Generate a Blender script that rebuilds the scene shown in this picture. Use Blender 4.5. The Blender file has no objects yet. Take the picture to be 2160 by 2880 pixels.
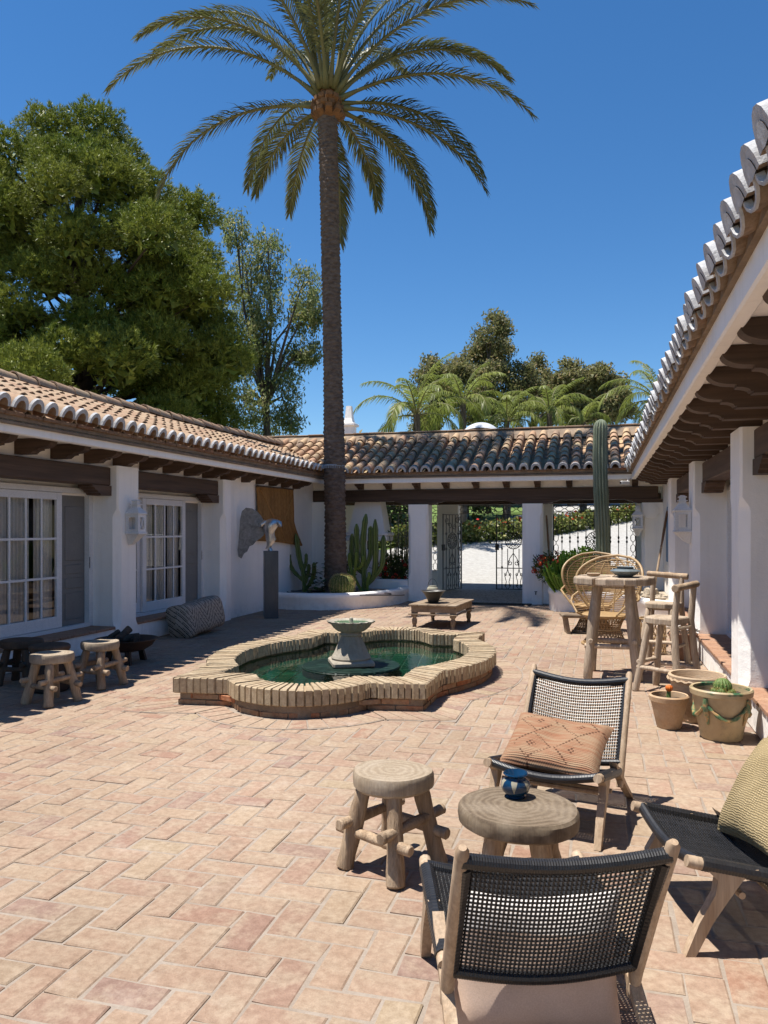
import bpy, math, random
import numpy as np
from mathutils import Vector, Matrix
random.seed(7)
rng = np.random.default_rng(11)
R = math.radians
PI = math.pi
S = bpy.context.scene
COL = S.collection

# ---------------------------------------------------------------- camera, sky, sun, exposure
YAW = math.atan2(610, 2200)
cam_d = bpy.data.cameras.new('camera')
cam = bpy.data.objects.new('camera', cam_d); COL.objects.link(cam)
cam.location = (0, 0, 1.65); cam.rotation_euler = (PI / 2, 0, YAW)
cam_d.sensor_width = 36; cam_d.lens = 2200 / 2880 * 36; cam_d.shift_y = 47 / 2880
cam_d.clip_start = 0.05; cam_d.clip_end = 3000
S.camera = cam
SUN = Vector((1.0, 0.30, -3.1)).normalized()
sun_el = math.asin(-SUN.z); sun_az = math.atan2(-SUN.x, -SUN.y)
W = bpy.data.worlds.new('World'); S.world = W; W.use_nodes = True
wn = W.node_tree.nodes; wn.clear()
sky = wn.new('ShaderNodeTexSky'); sky.sky_type = 'NISHITA'; sky.sun_disc = False
sky.sun_elevation = sun_el; sky.sun_rotation = sun_az % (2 * PI)
sky.air_density = 1.0; sky.dust_density = 0.0; sky.ozone_density = 6.0; sky.altitude = 200
hsv = wn.new('ShaderNodeHueSaturation'); hsv.inputs['Saturation'].default_value = 1.20
bg = wn.new('ShaderNodeBackground'); bg.inputs[1].default_value = 0.063
wo = wn.new('ShaderNodeOutputWorld')
W.node_tree.links.new(sky.outputs[0], hsv.inputs['Color']); W.node_tree.links.new(hsv.outputs[0], bg.inputs[0]); W.node_tree.links.new(bg.outputs[0], wo.inputs[0])
sd = bpy.data.lights.new('sun', 'SUN'); sd.energy = 3.75; sd.angle = R(0.53); sd.color = (1, 0.95, 0.875)
sun = bpy.data.objects.new('sun', sd); COL.objects.link(sun)
sun.rotation_euler = SUN.to_track_quat('-Z', 'Y').to_euler(); sun.location = (-10, -4, 30)
S.view_settings.view_transform = 'Standard'; S.view_settings.look = 'None'
S.view_settings.exposure = 1.18; S.view_settings.gamma = 1.0
S.render.engine = 'CYCLES'; S.cycles.max_bounces = 12; S.cycles.diffuse_bounces = 7; S.cycles.glossy_bounces = 4; S.cycles.transparent_max_bounces = 16

# ---------------------------------------------------------------- mesh builder
class MB:
    def __init__(s): s.v = []; s.f = []; s.m = []; s.mi = 0
    def add(s, vs, fs, mi=None):
        o = len(s.v); s.v.extend([tuple(p) for p in vs])
        for f in fs: s.f.append(tuple(i + o for i in f)); s.m.append(s.mi if mi is None else mi)
    def box(s, a, b, mi=None):
        x0, y0, z0 = a; x1, y1, z1 = b
        s.add([(x0,y0,z0),(x1,y0,z0),(x1,y1,z0),(x0,y1,z0),(x0,y0,z1),(x1,y0,z1),(x1,y1,z1),(x0,y1,z1)],
              [(0,3,2,1),(4,5,6,7),(0,1,5,4),(1,2,6,5),(2,3,7,6),(3,0,4,7)], mi)
    def bbox(s, a, b, bv=.01, mi=None):            # box with all edges chamfered
        x0, y0, z0 = a; x1, y1, z1 = b
        rings = []
        for z, i in ((z0, bv), (z0 + bv, 0), (z1 - bv, 0), (z1, bv)):
            X0, X1, Y0, Y1 = x0 + i, x1 - i, y0 + i, y1 - i
            c = bv
            rings.append([(X0+c,Y0,z),(X1-c,Y0,z),(X1,Y0+c,z),(X1,Y1-c,z),(X1-c,Y1,z),(X0+c,Y1,z),(X0,Y1-c,z),(X0,Y0+c,z)])
        s.loft(rings, True, True, mi)
    def loft(s, rings, cap0=True, cap1=True, mi=None, closed=True):
        n = len(rings[0]); vs = [p for r in rings for p in r]; fs = []
        for k in range(len(rings) - 1):
            for i in range(n if closed else n - 1):
                j = (i + 1) % n
                fs.append((k*n+i, k*n+j, (k+1)*n+j, (k+1)*n+i))
        if cap0: fs.append(tuple(range(n - 1, -1, -1)))
        if cap1: fs.append(tuple(range((len(rings)-1)*n, len(rings)*n)))
        s.add(vs, fs, mi)
    def prism(s, poly, axis, a, b, mi=None):       # poly of 2D points extruded along axis 'x','y','z'
        def P(p, t):
            return (t, p[0], p[1]) if axis == 'x' else (p[0], t, p[1]) if axis == 'y' else (p[0], p[1], t)
        s.loft([[P(p, a) for p in poly], [P(p, b) for p in poly]], True, True, mi)
    def tube(s, pts, rad, n=8, cap=True, mi=None, flat=1.0):
        pts = [Vector(p) for p in pts]
        if not hasattr(rad, '__len__'): rad = [rad] * len(pts)
        t = (pts[1] - pts[0]).normalized()
        up = Vector((0, 0, 1)) if abs(t.z) < .9 else Vector((1, 0, 0))
        u = t.cross(up).normalized(); rings = []
        for k, p in enumerate(pts):
            if k == 0: t = pts[1] - pts[0]
            elif k == len(pts) - 1: t = pts[k] - pts[k-1]
            else: t = pts[k+1] - pts[k-1]
            t.normalize(); u = (u - t * u.dot(t)).normalized(); w = t.cross(u)
            r = rad[k]
            rings.append([p + u * (r * math.cos(2*PI*i/n)) + w * (r * flat * math.sin(2*PI*i/n)) for i in range(n)])
        s.loft(rings, cap, cap, mi)
    def log(s, a, b, r0, r1, n=10, seed=0, bow=.0, mi=None, wob=.09):    # irregular stick
        rn = random.Random(seed); a = Vector(a); b = Vector(b); L = (b - a).length
        k = 7; pts = []; rr = []
        off = Vector((rn.uniform(-1,1), rn.uniform(-1,1), 0)) * bow
        for i in range(k):
            t = i / (k - 1)
            pts.append(a.lerp(b, t) + off * math.sin(PI * t) * L)
            rr.append((r0 + (r1 - r0) * t) * (1 + rn.uniform(-wob, wob)))
        d = (b - a).normalized() * min(r0, r1) * .22
        pts = [pts[0] - d * .0] + [pts[0] + d] + pts[1:-1] + [pts[-1] - d, pts[-1]]
        rr = [rr[0] * .82, rr[0]] + rr[1:-1] + [rr[-1], rr[-1] * .82]
        s.tube(pts, rr, n, True, mi)
    def lathe(s, prof, c=(0, 0, 0), n=24, mi=None, cap0=True, cap1=True, fn=None):
        rings = []
        for k, (r, z) in enumerate(prof):
            rings.append([(c[0] + (r * (fn(2*PI*i/n, k) if fn else 1)) * math.cos(2*PI*i/n), c[1] + (r * (fn(2*PI*i/n, k) if fn else 1)) * math.sin(2*PI*i/n), c[2] + z) for i in range(n)])
        s.loft(rings, cap0, cap1, mi)
    def grid(s, fn, nu, nv, mi=None, closeu=False):
        vs = [fn(i / (nu - 1 if not closeu else nu), j / (nv - 1)) for j in range(nv) for i in range(nu)]; fs = []
        for j in range(nv - 1):
            for i in range(nu if closeu else nu - 1):
                k = (i + 1) % nu
                fs.append((j*nu+i, j*nu+k, (j+1)*nu+k, (j+1)*nu+i))
        s.add(vs, fs, mi)
    def xf(s, M, start=0):
        for i in range(start, len(s.v)): s.v[i] = tuple(M @ Vector(s.v[i]))
    def mesh(s, name, mats, smooth=False, off=(0, 0, 0)):
        me = bpy.data.meshes.new(name)
        ox, oy, oz = off
        me.from_pydata([(x-ox, y-oy, z-oz) for x, y, z in s.v] if any(off) else s.v, [], s.f)
        for m in (mats if isinstance(mats, (list, tuple)) else [mats]): me.materials.append(m)
        if any(s.m): me.polygons.foreach_set('material_index', s.m)
        if smooth:
            me.polygons.foreach_set('use_smooth', [True] * len(me.polygons))
            if smooth != 'all': me.set_sharp_from_angle(angle=R(smooth if smooth is not True else 42))
        me.update(); return me

def wloc(o):
    p = Vector((0, 0, 0))
    while o: p += o.location; o = o.parent
    return p
def link(name, me, parent=None, loc=(0, 0, 0), rot=(0, 0, 0), scale=None):
    o = bpy.data.objects.new(name, me); COL.objects.link(o)
    o.parent = parent; o.location = loc; o.rotation_euler = rot
    if scale: o.scale = scale if hasattr(scale, '__len__') else (scale,) * 3
    return o
def part(name, mb, mats, parent=None, smooth=False, label=None, kind=None, local=False):
    """mesh part; mb verts are world coordinates unless local=True"""
    off = (0, 0, 0) if (local or parent is None) else tuple(wloc(parent))
    o = link(name, mb.mesh(name, mats, smooth, off), parent)
    if label: o['label'] = label
    if kind: o['kind'] = kind
    return o
def tag(o, label, cat, group=None):
    o['label'] = label; o['category'] = cat
    if group: o['group'] = group
    return o
def thing(name, label, cat, loc=(0, 0, 0), rz=0, group=None):
    o = link(name, None, None, loc, (0, 0, rz)); o.empty_display_size = .1
    return tag(o, label, cat, group)
def solo(name, mb, mats, label, cat, group=None, smooth=False, base=None):
    """thing that is one mesh; origin at its base"""
    if base is None:
        a = np.array(mb.v); base = (float(a[:,0].mean()), float(a[:,1].mean()), float(a[:,2].min()))
    o = link(name, mb.mesh(name, mats, smooth, base), None, base)
    return tag(o, label, cat, group)
def struct(name, mb, mats, smooth=False):
    o = link(name, mb.mesh(name, mats, smooth)); o['kind'] = 'structure'; return o
def npmesh(name, v, f, mats, smooth=False, mi=None):
    """fast mesh from numpy arrays; f is (n,3) or (n,4)"""
    me = bpy.data.meshes.new(name); n, k = f.shape
    me.vertices.add(len(v)); me.vertices.foreach_set('co', np.ascontiguousarray(v, dtype=np.float32).ravel())
    me.loops.add(n * k); me.loops.foreach_set('vertex_index', np.ascontiguousarray(f, dtype=np.int32).ravel())
    me.polygons.add(n); me.polygons.foreach_set('loop_start', np.arange(0, n * k, k, dtype=np.int32))
    for m in (mats if isinstance(mats, (list, tuple)) else [mats]): me.materials.append(m)
    if mi is not None: me.polygons.foreach_set('material_index', np.asarray(mi, dtype=np.int32))
    if smooth: me.polygons.foreach_set('use_smooth', np.ones(n, dtype=bool))
    me.update(calc_edges=True); return me

# ---------------------------------------------------------------- materials
def nt(m):
    m.use_nodes = True; n = m.node_tree.nodes; n.clear(); return n, m.node_tree.links
class NB:
    def __init__(s, name):
        s.m = bpy.data.materials.new(name); s.n, s.l = nt(s.m)
        s.out = s.n.new('ShaderNodeOutputMaterial'); s.b = s.n.new('ShaderNodeBsdfPrincipled')
        s.l.new(s.b.outputs[0], s.out.inputs[0])
    def node(s, t, ins=None, **kw):
        x = s.n.new(t)
        for k, v in kw.items(): setattr(x, k, v)
        for k, v in (ins or {}).items(): s.put(x.inputs[k], v)
        return x
    def put(s, sock, v):
        if hasattr(v, 'is_output') or isinstance(v, bpy.types.NodeSocket): s.l.new(v, sock)
        elif hasattr(v, '__len__') and len(v) == 3 and sock.type == 'RGBA': sock.default_value = (*v, 1)
        else: sock.default_value = v
    def math(s, op, a, b=0.0, c=0.0):
        x = s.node('ShaderNodeMath', operation=op); s.put(x.inputs[0], a); s.put(x.inputs[1], b)
        if op in ('MULTIPLY_ADD', 'SMOOTH_MIN', 'COMPARE'): s.put(x.inputs[2], c)
        return x.outputs[0]
    def mix(s, fac, a, b, mode='MIX'):
        x = s.node('ShaderNodeMix', data_type='RGBA', blend_type=mode)
        s.put(x.inputs[0], fac); s.put(x.inputs[6], a); s.put(x.inputs[7], b); return x.outputs[2]
    def ramp(s, fac, stops):
        x = s.node('ShaderNodeValToRGB'); s.put(x.inputs[0], fac); e = x.color_ramp.elements
        e[0].position, e[0].color = stops[0][0], (*stops[0][1], 1); e[1].position, e[1].color = stops[-1][0], (*stops[-1][1], 1)
        for p, c in stops[1:-1]:
            k = e.new(p); k.color = (*c, 1)
        return x.outputs[0]
    def coord(s, scale=(1, 1, 1), rot=(0, 0, 0), world=False):
        rnd = s.node('ShaderNodeObjectInfo').outputs['Random']
        if world:
            co = s.node('ShaderNodeNewGeometry').outputs['Position']
        else:
            tc = s.node('ShaderNodeTexCoord').outputs['Object']
            v = s.node('ShaderNodeVectorMath', operation='ADD'); s.l.new(tc, v.inputs[0])
            cx = s.node('ShaderNodeCombineXYZ'); r2 = s.math('MULTIPLY', rnd, 37.0)
            for i in range(3): s.l.new(r2, cx.inputs[i])
            s.l.new(cx.outputs[0], v.inputs[1]); co = v.outputs[0]
        mp = s.node('ShaderNodeMapping'); s.l.new(co, mp.inputs[0]); mp.inputs[2].default_value = rot; mp.inputs[3].default_value = scale
        return mp.outputs[0]
    def noise(s, vec, scale=5, detail=4, rough=.6, dist=0):
        x = s.node('ShaderNodeTexNoise'); s.l.new(vec, x.inputs[0]); x.inputs['Scale'].default_value = scale
        x.inputs['Detail'].default_value = detail; x.inputs['Roughness'].default_value = rough; x.inputs['Distortion'].default_value = dist
        return x.outputs[0]
    def rnd(s):
        a = s.node('ShaderNodeNewGeometry').outputs['Random Per Island']; b = s.node('ShaderNodeObjectInfo').outputs['Random']
        return s.math('FRACT', s.math('ADD', s.math('MULTIPLY', b, 7.31), a))
    def bump(s, h, strength=.3, dist=.01):
        x = s.node('ShaderNodeBump'); x.inputs['Strength'].default_value = strength; x.inputs['Distance'].default_value = dist
        s.l.new(h, x.inputs['Height']); s.l.new(x.outputs[0], s.b.inputs['Normal'])
    def fin(s, col, rough=.8, metal=0, spec=.3):
        s.put(s.b.inputs['Base Color'], col); s.put(s.b.inputs['Roughness'], rough); s.put(s.b.inputs['Metallic'], metal)
        s.b.inputs['Specular IOR Level'].default_value = spec; return s.m

def mk(name, c1, c2=None, rough=.8, scale=6, stretch=(1, 1, 1), detail=5, bump=.25, bd=.01, vary=0.0, fine=60, metal=0, spec=.3, dirt=None, lo=.35, hi=.65, bscale=None, fm=.22):
    b = NB(name); vec = b.coord(stretch); c2 = c2 or tuple(x * .8 for x in c1)
    n1 = b.noise(vec, scale, detail, .62)
    t = b.node('ShaderNodeMapRange', {0: n1, 1: lo, 2: hi}).outputs[0]
    col = b.mix(t, c1, c2)
    n2 = b.noise(vec, fine, 3, .6)
    col = b.mix(fm, col, b.ramp(n2, [(.3, (.25,)*3), (.7, (1, 1, 1))]), 'MULTIPLY')
    if dirt:
        n3 = b.noise(vec, scale * .45, 6, .7); m = b.node('ShaderNodeMapRange', {0: n3, 1: .52, 2: .72}).outputs[0]
        col = b.mix(b.math('MULTIPLY', m, .8), col, dirt)
    if vary:
        hs = b.node('ShaderNodeHueSaturation', {'Color': col}); r = b.rnd()
        b.put(hs.inputs['Value'], b.math('MULTIPLY_ADD', r, 2 * vary, 1 - vary)); col = hs.outputs[0]
    if bump: b.bump(b.math('ADD', b.noise(vec, bscale or fine * .5, 5, .65), b.math('MULTIPLY', n1, .5)), bump, bd)
    return b.fin(col, rough, metal, spec)

def leafmat(name, c1, c2, c3=None, trans=.35, rough=.5, sc=.6, vary=.35):
    b = NB(name); g = b.node('ShaderNodeNewGeometry'); r = g.outputs['Random Per Island']
    nz = b.noise(g.outputs['Position'], sc, 2, .5)
    col = b.mix(b.node('ShaderNodeMapRange', {0: nz, 1: .35, 2: .65}).outputs[0], c1, c2)
    if c3: col = b.mix(b.math('GREATER_THAN', r, .86), col, c3)
    hs = b.node('ShaderNodeHueSaturation', {'Color': col}); b.put(hs.inputs['Value'], b.math('MULTIPLY_ADD', r, 2 * vary, 1 - vary)); col = hs.outputs[0]
    b.fin(col, rough, 0, .35)
    if trans:
        t = b.node('ShaderNodeBsdfTranslucent'); b.l.new(col, t.inputs[0])
        mx = b.node('ShaderNodeMixShader'); mx.inputs[0].default_value = trans
        b.l.new(b.b.outputs[0], mx.inputs[1]); b.l.new(t.outputs[0], mx.inputs[2]); b.l.new(mx.outputs[0], b.out.inputs[0])
    return b.m

M = {}
def white_mat(name, base=(.90, .865, .815), dirt=.35):
    b = NB(name); v = b.coord(world=True)
    n = b.noise(v, 1.1, 5, .6); n2 = b.noise(v, 70, 4, .6); n3 = b.noise(v, 9, 4, .6)
    col = b.mix(b.node('ShaderNodeMapRange', {0: n, 1: .42, 2: .75}).outputs[0], base, tuple(x * .93 for x in base))
    st_ = b.noise(b.coord((7, 7, .5), world=True), 1.6, 5, .65); col = b.mix(b.math('MULTIPLY', b.node('ShaderNodeMapRange', {0: st_, 1: .5, 2: .75}).outputs[0], .30), col, tuple(x * .72 for x in base))
    z = b.node('ShaderNodeSeparateXYZ', {0: v}).outputs[2]
    foot = b.math('MULTIPLY', b.node('ShaderNodeMapRange', {0: z, 1: .30, 2: .0}).outputs[0], b.node('ShaderNodeMapRange', {0: n3, 1: .45, 2: .7}).outputs[0])
    col = b.mix(b.math('MULTIPLY', foot, dirt), col, (.42, .36, .30))
    n4 = b.noise(v, 3.2, 3, .5)
    b.bump(b.math('ADD', b.math('ADD', b.math('MULTIPLY', n3, .9), b.math('MULTIPLY', n2, .45)), b.math('MULTIPLY', n4, 3.0)), .5, .010)
    return b.fin(col, .9, 0, .15)
M['white'] = white_mat('white_limewash')
M['whitepaint'] = mk('white_painted_wood', (.78, .775, .77), (.72, .71, .70), .5, 3, bump=.05)
M['greypaint'] = mk('grey_painted_wood', (.22, .215, .20), (.19, .185, .175), .6, 3, bump=.08)
M['beam'] = mk('dark_stained_beam', (.105, .066, .045), (.06, .037, .026), .62, 3.0, (1, 1, 1), 6, .5, .006, .25, 40)
M['beam_y'] = mk('dark_stained_beam_long', (.115, .072, .049), (.062, .039, .027), .62, 5, (2, .15, 3), 6, .5, .006, .2, 14)
M['beam_x'] = mk('dark_stained_beam_cross', (.11, .069, .047), (.06, .038, .026), .62, 5, (.15, 2, 3), 6, .5, .006, .2, 14)
M['driftwood'] = mk('weathered_teak', (.50, .375, .255), (.33, .225, .14), .78, 4, (4, 4, .45), 7, .9, .012, .16, 22, dirt=(.17, .115, .075), fm=.5)
M['driftpale'] = mk('bleached_teak', (.58, .47, .355), (.40, .30, .21), .8, 4, (4, 4, .5), 7, .9, .010, .14, 22, dirt=(.22, .16, .115), fm=.45)
M['teak'] = mk('oiled_teak', (.50, .38, .265), (.36, .25, .16), .62, 4, (5, 5, .35), 7, .6, .005, .10, 20, fm=.4)
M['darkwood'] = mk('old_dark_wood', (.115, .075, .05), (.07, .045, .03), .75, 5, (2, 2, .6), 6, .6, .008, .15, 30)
M['oldtable'] = mk('old_table_wood', (.30, .22, .145), (.17, .12, .08), .8, 5, (1, 2, 2), 6, .6, .008, .12, 30, dirt=(.36, .30, .23))
M['rope'] = mk('black_cord', (.018, .018, .020), (.011, .011, .012), .38, 20, bump=.2, bd=.002, vary=.35, spec=.5)
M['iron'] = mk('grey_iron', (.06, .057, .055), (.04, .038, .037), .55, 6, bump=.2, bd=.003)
M['ironpale'] = mk('iron_sunlit_tone', (.20, .19, .18), (.14, .133, .126), .55, 6, bump=.2, bd=.003)  # paler copy of the gate iron, sunlight put into its base colour
M['ironblack'] = mk('black_rust_iron', (.030, .025, .023), (.055, .034, .025), .6, 5, bump=.3, bd=.004)
M['grout'] = mk('pale_mortar', (.325, .272, .222), (.265, .215, .172), .92, 5, fine=90, bump=.5, bd=.006, dirt=(.21, .165, .125))
M['gravel'] = mk('white_gravel', (.46, .45, .425), (.35, .335, .31), .9, 8, fine=28, bump=1.0, bd=.03, bscale=24)
M['soil'] = mk('dark_soil', (.045, .032, .024), (.085, .065, .05), .95, 30, bump=1, bd=.02)
M['lawn'] = mk('lawn_ground', (.10, .17, .035), (.14, .19, .05), .9, 1.2, fine=60, bump=.6, bd=.03)
M['earth'] = mk('dry_ground', (.23, .19, .12), (.14, .15, .07), .95, .5, fine=20, bump=.4, bd=.02)

def brick_mat(name, stops, blotch, grime=.5, patch=.5, stain=False):
    b = NB(name); v = b.coord(); r = b.rnd(); w = b.coord(world=True)
    base = b.ramp(r, stops)
    n1 = b.noise(w, 7, 4, .6); n2 = b.noise(w, 28, 5, .65); n3 = b.noise(w, 140, 3, .6)
    col = b.mix(b.math('MULTIPLY', b.node('ShaderNodeMapRange', {0: n1, 1: .44, 2: .64}).outputs[0], patch), base, blotch)
    col = b.mix(grime, col, b.ramp(n2, [(.30, (.56, .5, .46)), (.62, (1.04, 1.03, 1.02))]), 'MULTIPLY')
    col = b.mix(.25, col, b.ramp(n3, [(.3, (.55, .5, .48)), (.65, (1.0, 1.0, 1.0))]), 'MULTIPLY')
    if stain:
        s1 = b.noise(w, .55, 5, .6); s2 = b.noise(w, 2.3, 6, .7)
        col = b.mix(.8, col, b.ramp(s1, [(.32, (.80, .77, .74)), (.6, (1.05, 1.05, 1.05))]), 'MULTIPLY')
        col = b.mix(b.math('MULTIPLY', b.node('ShaderNodeMapRange', {0: s2, 1: .60, 2: .74}).outputs[0], .5), col, (.17, .12, .09))
        col = b.mix(b.math('MULTIPLY', b.node('ShaderNodeMapRange', {0: s2, 1: .42, 2: .26}).outputs[0], .45), col, (.47, .40, .325))
    b.bump(b.math('ADD', b.math('MULTIPLY', n2, .8), b.math('MULTIPLY', n3, .4)), .6, .007)
    return b.fin(col, .82, 0, .25)
M['floorbrick'] = brick_mat('courtyard_brick', [(0, (.325, .231, .167)), (.25, (.355, .262, .19)), (.45, (.335, .228, .167)), (.6, (.362, .276, .195)), (.74, (.308, .204, .153)), (.84, (.34, .265, .18)), (.92, (.285, .195, .156)), (.975, (.312, .187, .128)), (1, (.262, .188, .162))], (.372, .298, .22), .55, .65, True)
M['coping'] = brick_mat('fountain_coping_brick', [(0, (.40, .31, .20)), (.3, (.435, .345, .23)), (.55, (.385, .295, .185)), (.75, (.45, .365, .245)), (.9, (.40, .30, .195)), (1, (.37, .28, .185))], (.43, .355, .245), .7)
M['basebrick'] = brick_mat('fountain_base_brick', [(0, (.36, .20, .115)), (.4, (.30, .175, .105)), (.7, (.40, .25, .15)), (1, (.42, .16, .075))], (.33, .26, .17), .75)
M['stepbrick'] = brick_mat('step_brick', [(0, (.36, .20, .125)), (.5, (.42, .25, .16)), (1, (.33, .19, .13))], (.38, .26, .18), .6)
M['eavebrick'] = brick_mat('eave_brick', [(0, (.23, .145, .095)), (.5, (.30, .19, .12)), (.85, (.20, .125, .085)), (1, (.36, .15, .08))], (.28, .215, .145), .85)
M['tile'] = brick_mat('clay_roof_tile', [(0, (.46, .29, .175)), (.2, (.52, .375, .225)), (.38, (.39, .225, .135)), (.52, (.54, .40, .24)), (.68, (.45, .26, .17)), (.80, (.28, .19, .13)), (.90, (.50, .385, .215)), (.97, (.21, .15, .11)), (1, (.26, .19, .145))], (.36, .265, .18), .65, .5)
M['tileold'] = brick_mat('old_eave_tile', [(0, (.30, .225, .155)), (.4, (.24, .17, .115)), (.7, (.34, .25, .17)), (1, (.28, .165, .11))], (.20, .155, .11), .9, .8)
M['tilepale'] = brick_mat('pale_roof_tile', [(0, (.36, .235, .15)), (.3, (.40, .28, .185)), (.6, (.34, .21, .135)), (.8, (.42, .31, .205)), (1, (.31, .19, .125))], (.37, .29, .195), .6, .6)
M['mortar'] = mk('roof_mortar', (.30, .225, .16), (.20, .145, .10), .95, 4, fine=40, bump=.7, bd=.015, dirt=(.12, .09, .07))
M['tilelime'] = mk('limewashed_tile_end', (.54, .54, .54), (.40, .395, .39), .9, 14, fine=60, bump=.8, bd=.01, dirt=(.36, .33, .30))
# ================================================================ GROUND AND COURTYARD FLOOR
def terr(y): return 0 if y < 21.6 else .135 * (min(y, 80) - 21.6) - .00035 * (min(y, 80) - 21.6) ** 2
LX, RX = -6.5, 1.2
g = MB()
ys = [-60, 0, 20, 21.6] + [21.6 + 3 * k for k in range(1, 21)] + [120, 300, 900]
xs = [-900, -300, -80, -30, -10, 0, 10, 30, 80, 300, 900]
g.grid(lambda u, v: (xs[round(u * (len(xs) - 1))], ys[round(v * (len(ys) - 1))], terr(ys[round(v * (len(ys) - 1))]) - .06), len(xs), len(ys))
struct('ground', g, M['earth'], 'all')
g = MB()   # gravel drive beyond the gate, swinging uphill to the right
def drive(u, v):
    y = 21.0 + 40 * v; cx = -2.8 + 8.0 * v ** 1.1 ; w = 7.0 - 3.2 * v
    xl = cx - w * (1 if v > .0 else 1) * (1.0 - .3 * v)
    if y > 26: pass
    return (xl + (2 * w) * u, y, terr(y) - .012)
g.grid(drive, 10, 30); struct('gravel_drive', g, M['gravel'], 'all')
g = MB()
g.grid(lambda u, v: (-40 + 37 * u + 9 * v * u, 22.2 + (8.3 + 1.0 * (1 - u)) * (1 if 1 else 0) * u * 0 + 34 * v + 8 * u * (1 - v) * 0, terr(22.2 + 34 * v) - .035), 12, 24)
lawn = struct('lawn', g, M['lawn'], 'all')

floor = MB(); floor.add([(-7.2, -3, -.005), (1.9, -3, -.005), (1.9, 17.4, -.005), (-7.2, 17.4, -.005)], [(0, 1, 2, 3)])
court = struct('courtyard_floor', floor, M['grout'])
# fountain outline (slightly skewed rectangle with an arched lobe on every side)
FC = Vector((-2.68, 8.51)); E1 = Vector((1.175, .17)); E2 = Vector((0.0, 1.82))
def fountain_outline(off, step=.058):
    """closed list of (point, outward normal) at even spacing; off = outward offset"""
    C = [FC - E1 - E2, FC + E1 - E2, FC + E1 + E2, FC - E1 + E2]
    pts = []
    for k in range(4):
        a, b = C[k], C[(k + 1) % 4]; t = (b - a).normalized(); nrm = Vector((t.y, -t.x)); L = (b - a).length; mid = (a + b) / 2
        half, dep = (.66, .43) if k % 2 == 0 else (1.14, .36)
        r = (half * half + dep * dep) / (2 * dep); ang = math.asin(half / r) if dep < half else PI - math.asin(half / r)
        c = mid - nrm * (r - dep)
        pts.append((a, None)); pts.append((mid - t * half, nrm, 'n'))
        n = 26
        for i in range(1, n):
            th = -ang + 2 * ang * i / n; d = t * math.sin(th) + nrm * math.cos(th)
            pts.append((c + d * r, d))
        pts.append((mid + t * half, nrm, 'n'))
    P = [p[0] for p in pts]; n = len(P); out = []
    for i in range(n):       # mitred offset
        t0 = (P[i] - P[i - 1]).normalized(); t1 = (P[(i + 1) % n] - P[i]).normalized()
        n0 = Vector((t0.y, -t0.x)); n1 = Vector((t1.y, -t1.x)); m = (n0 + n1)
        m = m / max(.35, m.dot(n0))
        out.append(P[i] + m * off)
    return out
def inside(p, poly):
    x, y = p; c = False; n = len(poly); j = n - 1
    for i in range(n):
        a, b = poly[i], poly[j]
        if (a.y > y) != (b.y > y) and x < (b.x - a.x) * (y - a.y) / (b.y - a.y) + a.x: c = not c
        j = i
    return c
ring_out = fountain_outline(.30); ring_hole = fountain_outline(-.06)
# herringbone bricks
BW = .1475
def brick_shape(mb, cx, cy, lx, ly, z, rn, tilt=.0036):
    b = .007; j = lambda: rn.uniform(-.0052, .0052)
    x0, x1, y0, y1 = cx - lx / 2, cx + lx / 2, cy - ly / 2, cy + ly / 2
    zz = [z + rn.uniform(-tilt, tilt) for _ in range(4)]
    c = [(x0 + j(), y0 + j()), (x1 + j(), y0 + j()), (x1 + j(), y1 + j()), (x0 + j(), y1 + j())]
    sx = [1, -1, -1, 1]; sy = [1, 1, -1, -1]
    lo = [(p[0], p[1], -.03) for p in c]; md = [(p[0], p[1], zz[i] - b * .7) for i, p in enumerate(c)]
    hi = [(p[0] + sx[i] * b, p[1] + sy[i] * b, zz[i]) for i, p in enumerate(c)]
    mb.loft([lo, md, hi], False, True)
spots = []
for ix in range(-52, 16):
    for iy in range(-8, 124):
        k = (ix - iy) % 4
        if k == 0: cx, cy, hor = (ix + 1) * BW, (iy + .5) * BW, True
        elif k == 3: cx, cy, hor = (ix + .5) * BW, (iy + 1) * BW, False
        else: continue
        if not (-6.62 < cx < 1.28 and cy < 17.36): continue
        if inside((cx, cy), ring_hole): continue
        spots.append((cx, cy, hor))
sn, cs = math.sin(YAW), math.cos(YAW)
def infront(x, y):
    d = -sn * x + cs * y; u = cs * x + sn * y
    return d > 1.9 and abs(u) < d * .52 and 1.65 / d < .66
near = sorted([s for s in spots if infront(s[0], s[1])], key=lambda s: s[0] ** 2 + s[1] ** 2)[:300]
nset = set(near)
GAP = .0115
var = []
for k in range(16):
    mb = MB(); brick_shape(mb, 0, 0, 2 * BW - GAP, BW - GAP, 0, random.Random(k)); var.append(mb.mesh('floor_brick', M['floorbrick']))
for i, (x, y, h) in enumerate(near):
    link('brick', var[random.randrange(16)], court, (x, y, random.uniform(-.002, .002)), (0, 0, (0 if h else PI / 2) + random.choice((0, PI)) + random.uniform(-.009, .009)))
mb = MB(); rn = random.Random(3)
for s in spots:
    if s in nset: continue
    x, y, h = s
    brick_shape(mb, x, y, (2 * BW if h else BW) - GAP, (BW if h else 2 * BW) - GAP, 0, rn)
part('brick', mb, M['floorbrick'], court, kind='stuff', label='herringbone paving bricks further back in the courtyard')
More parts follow.
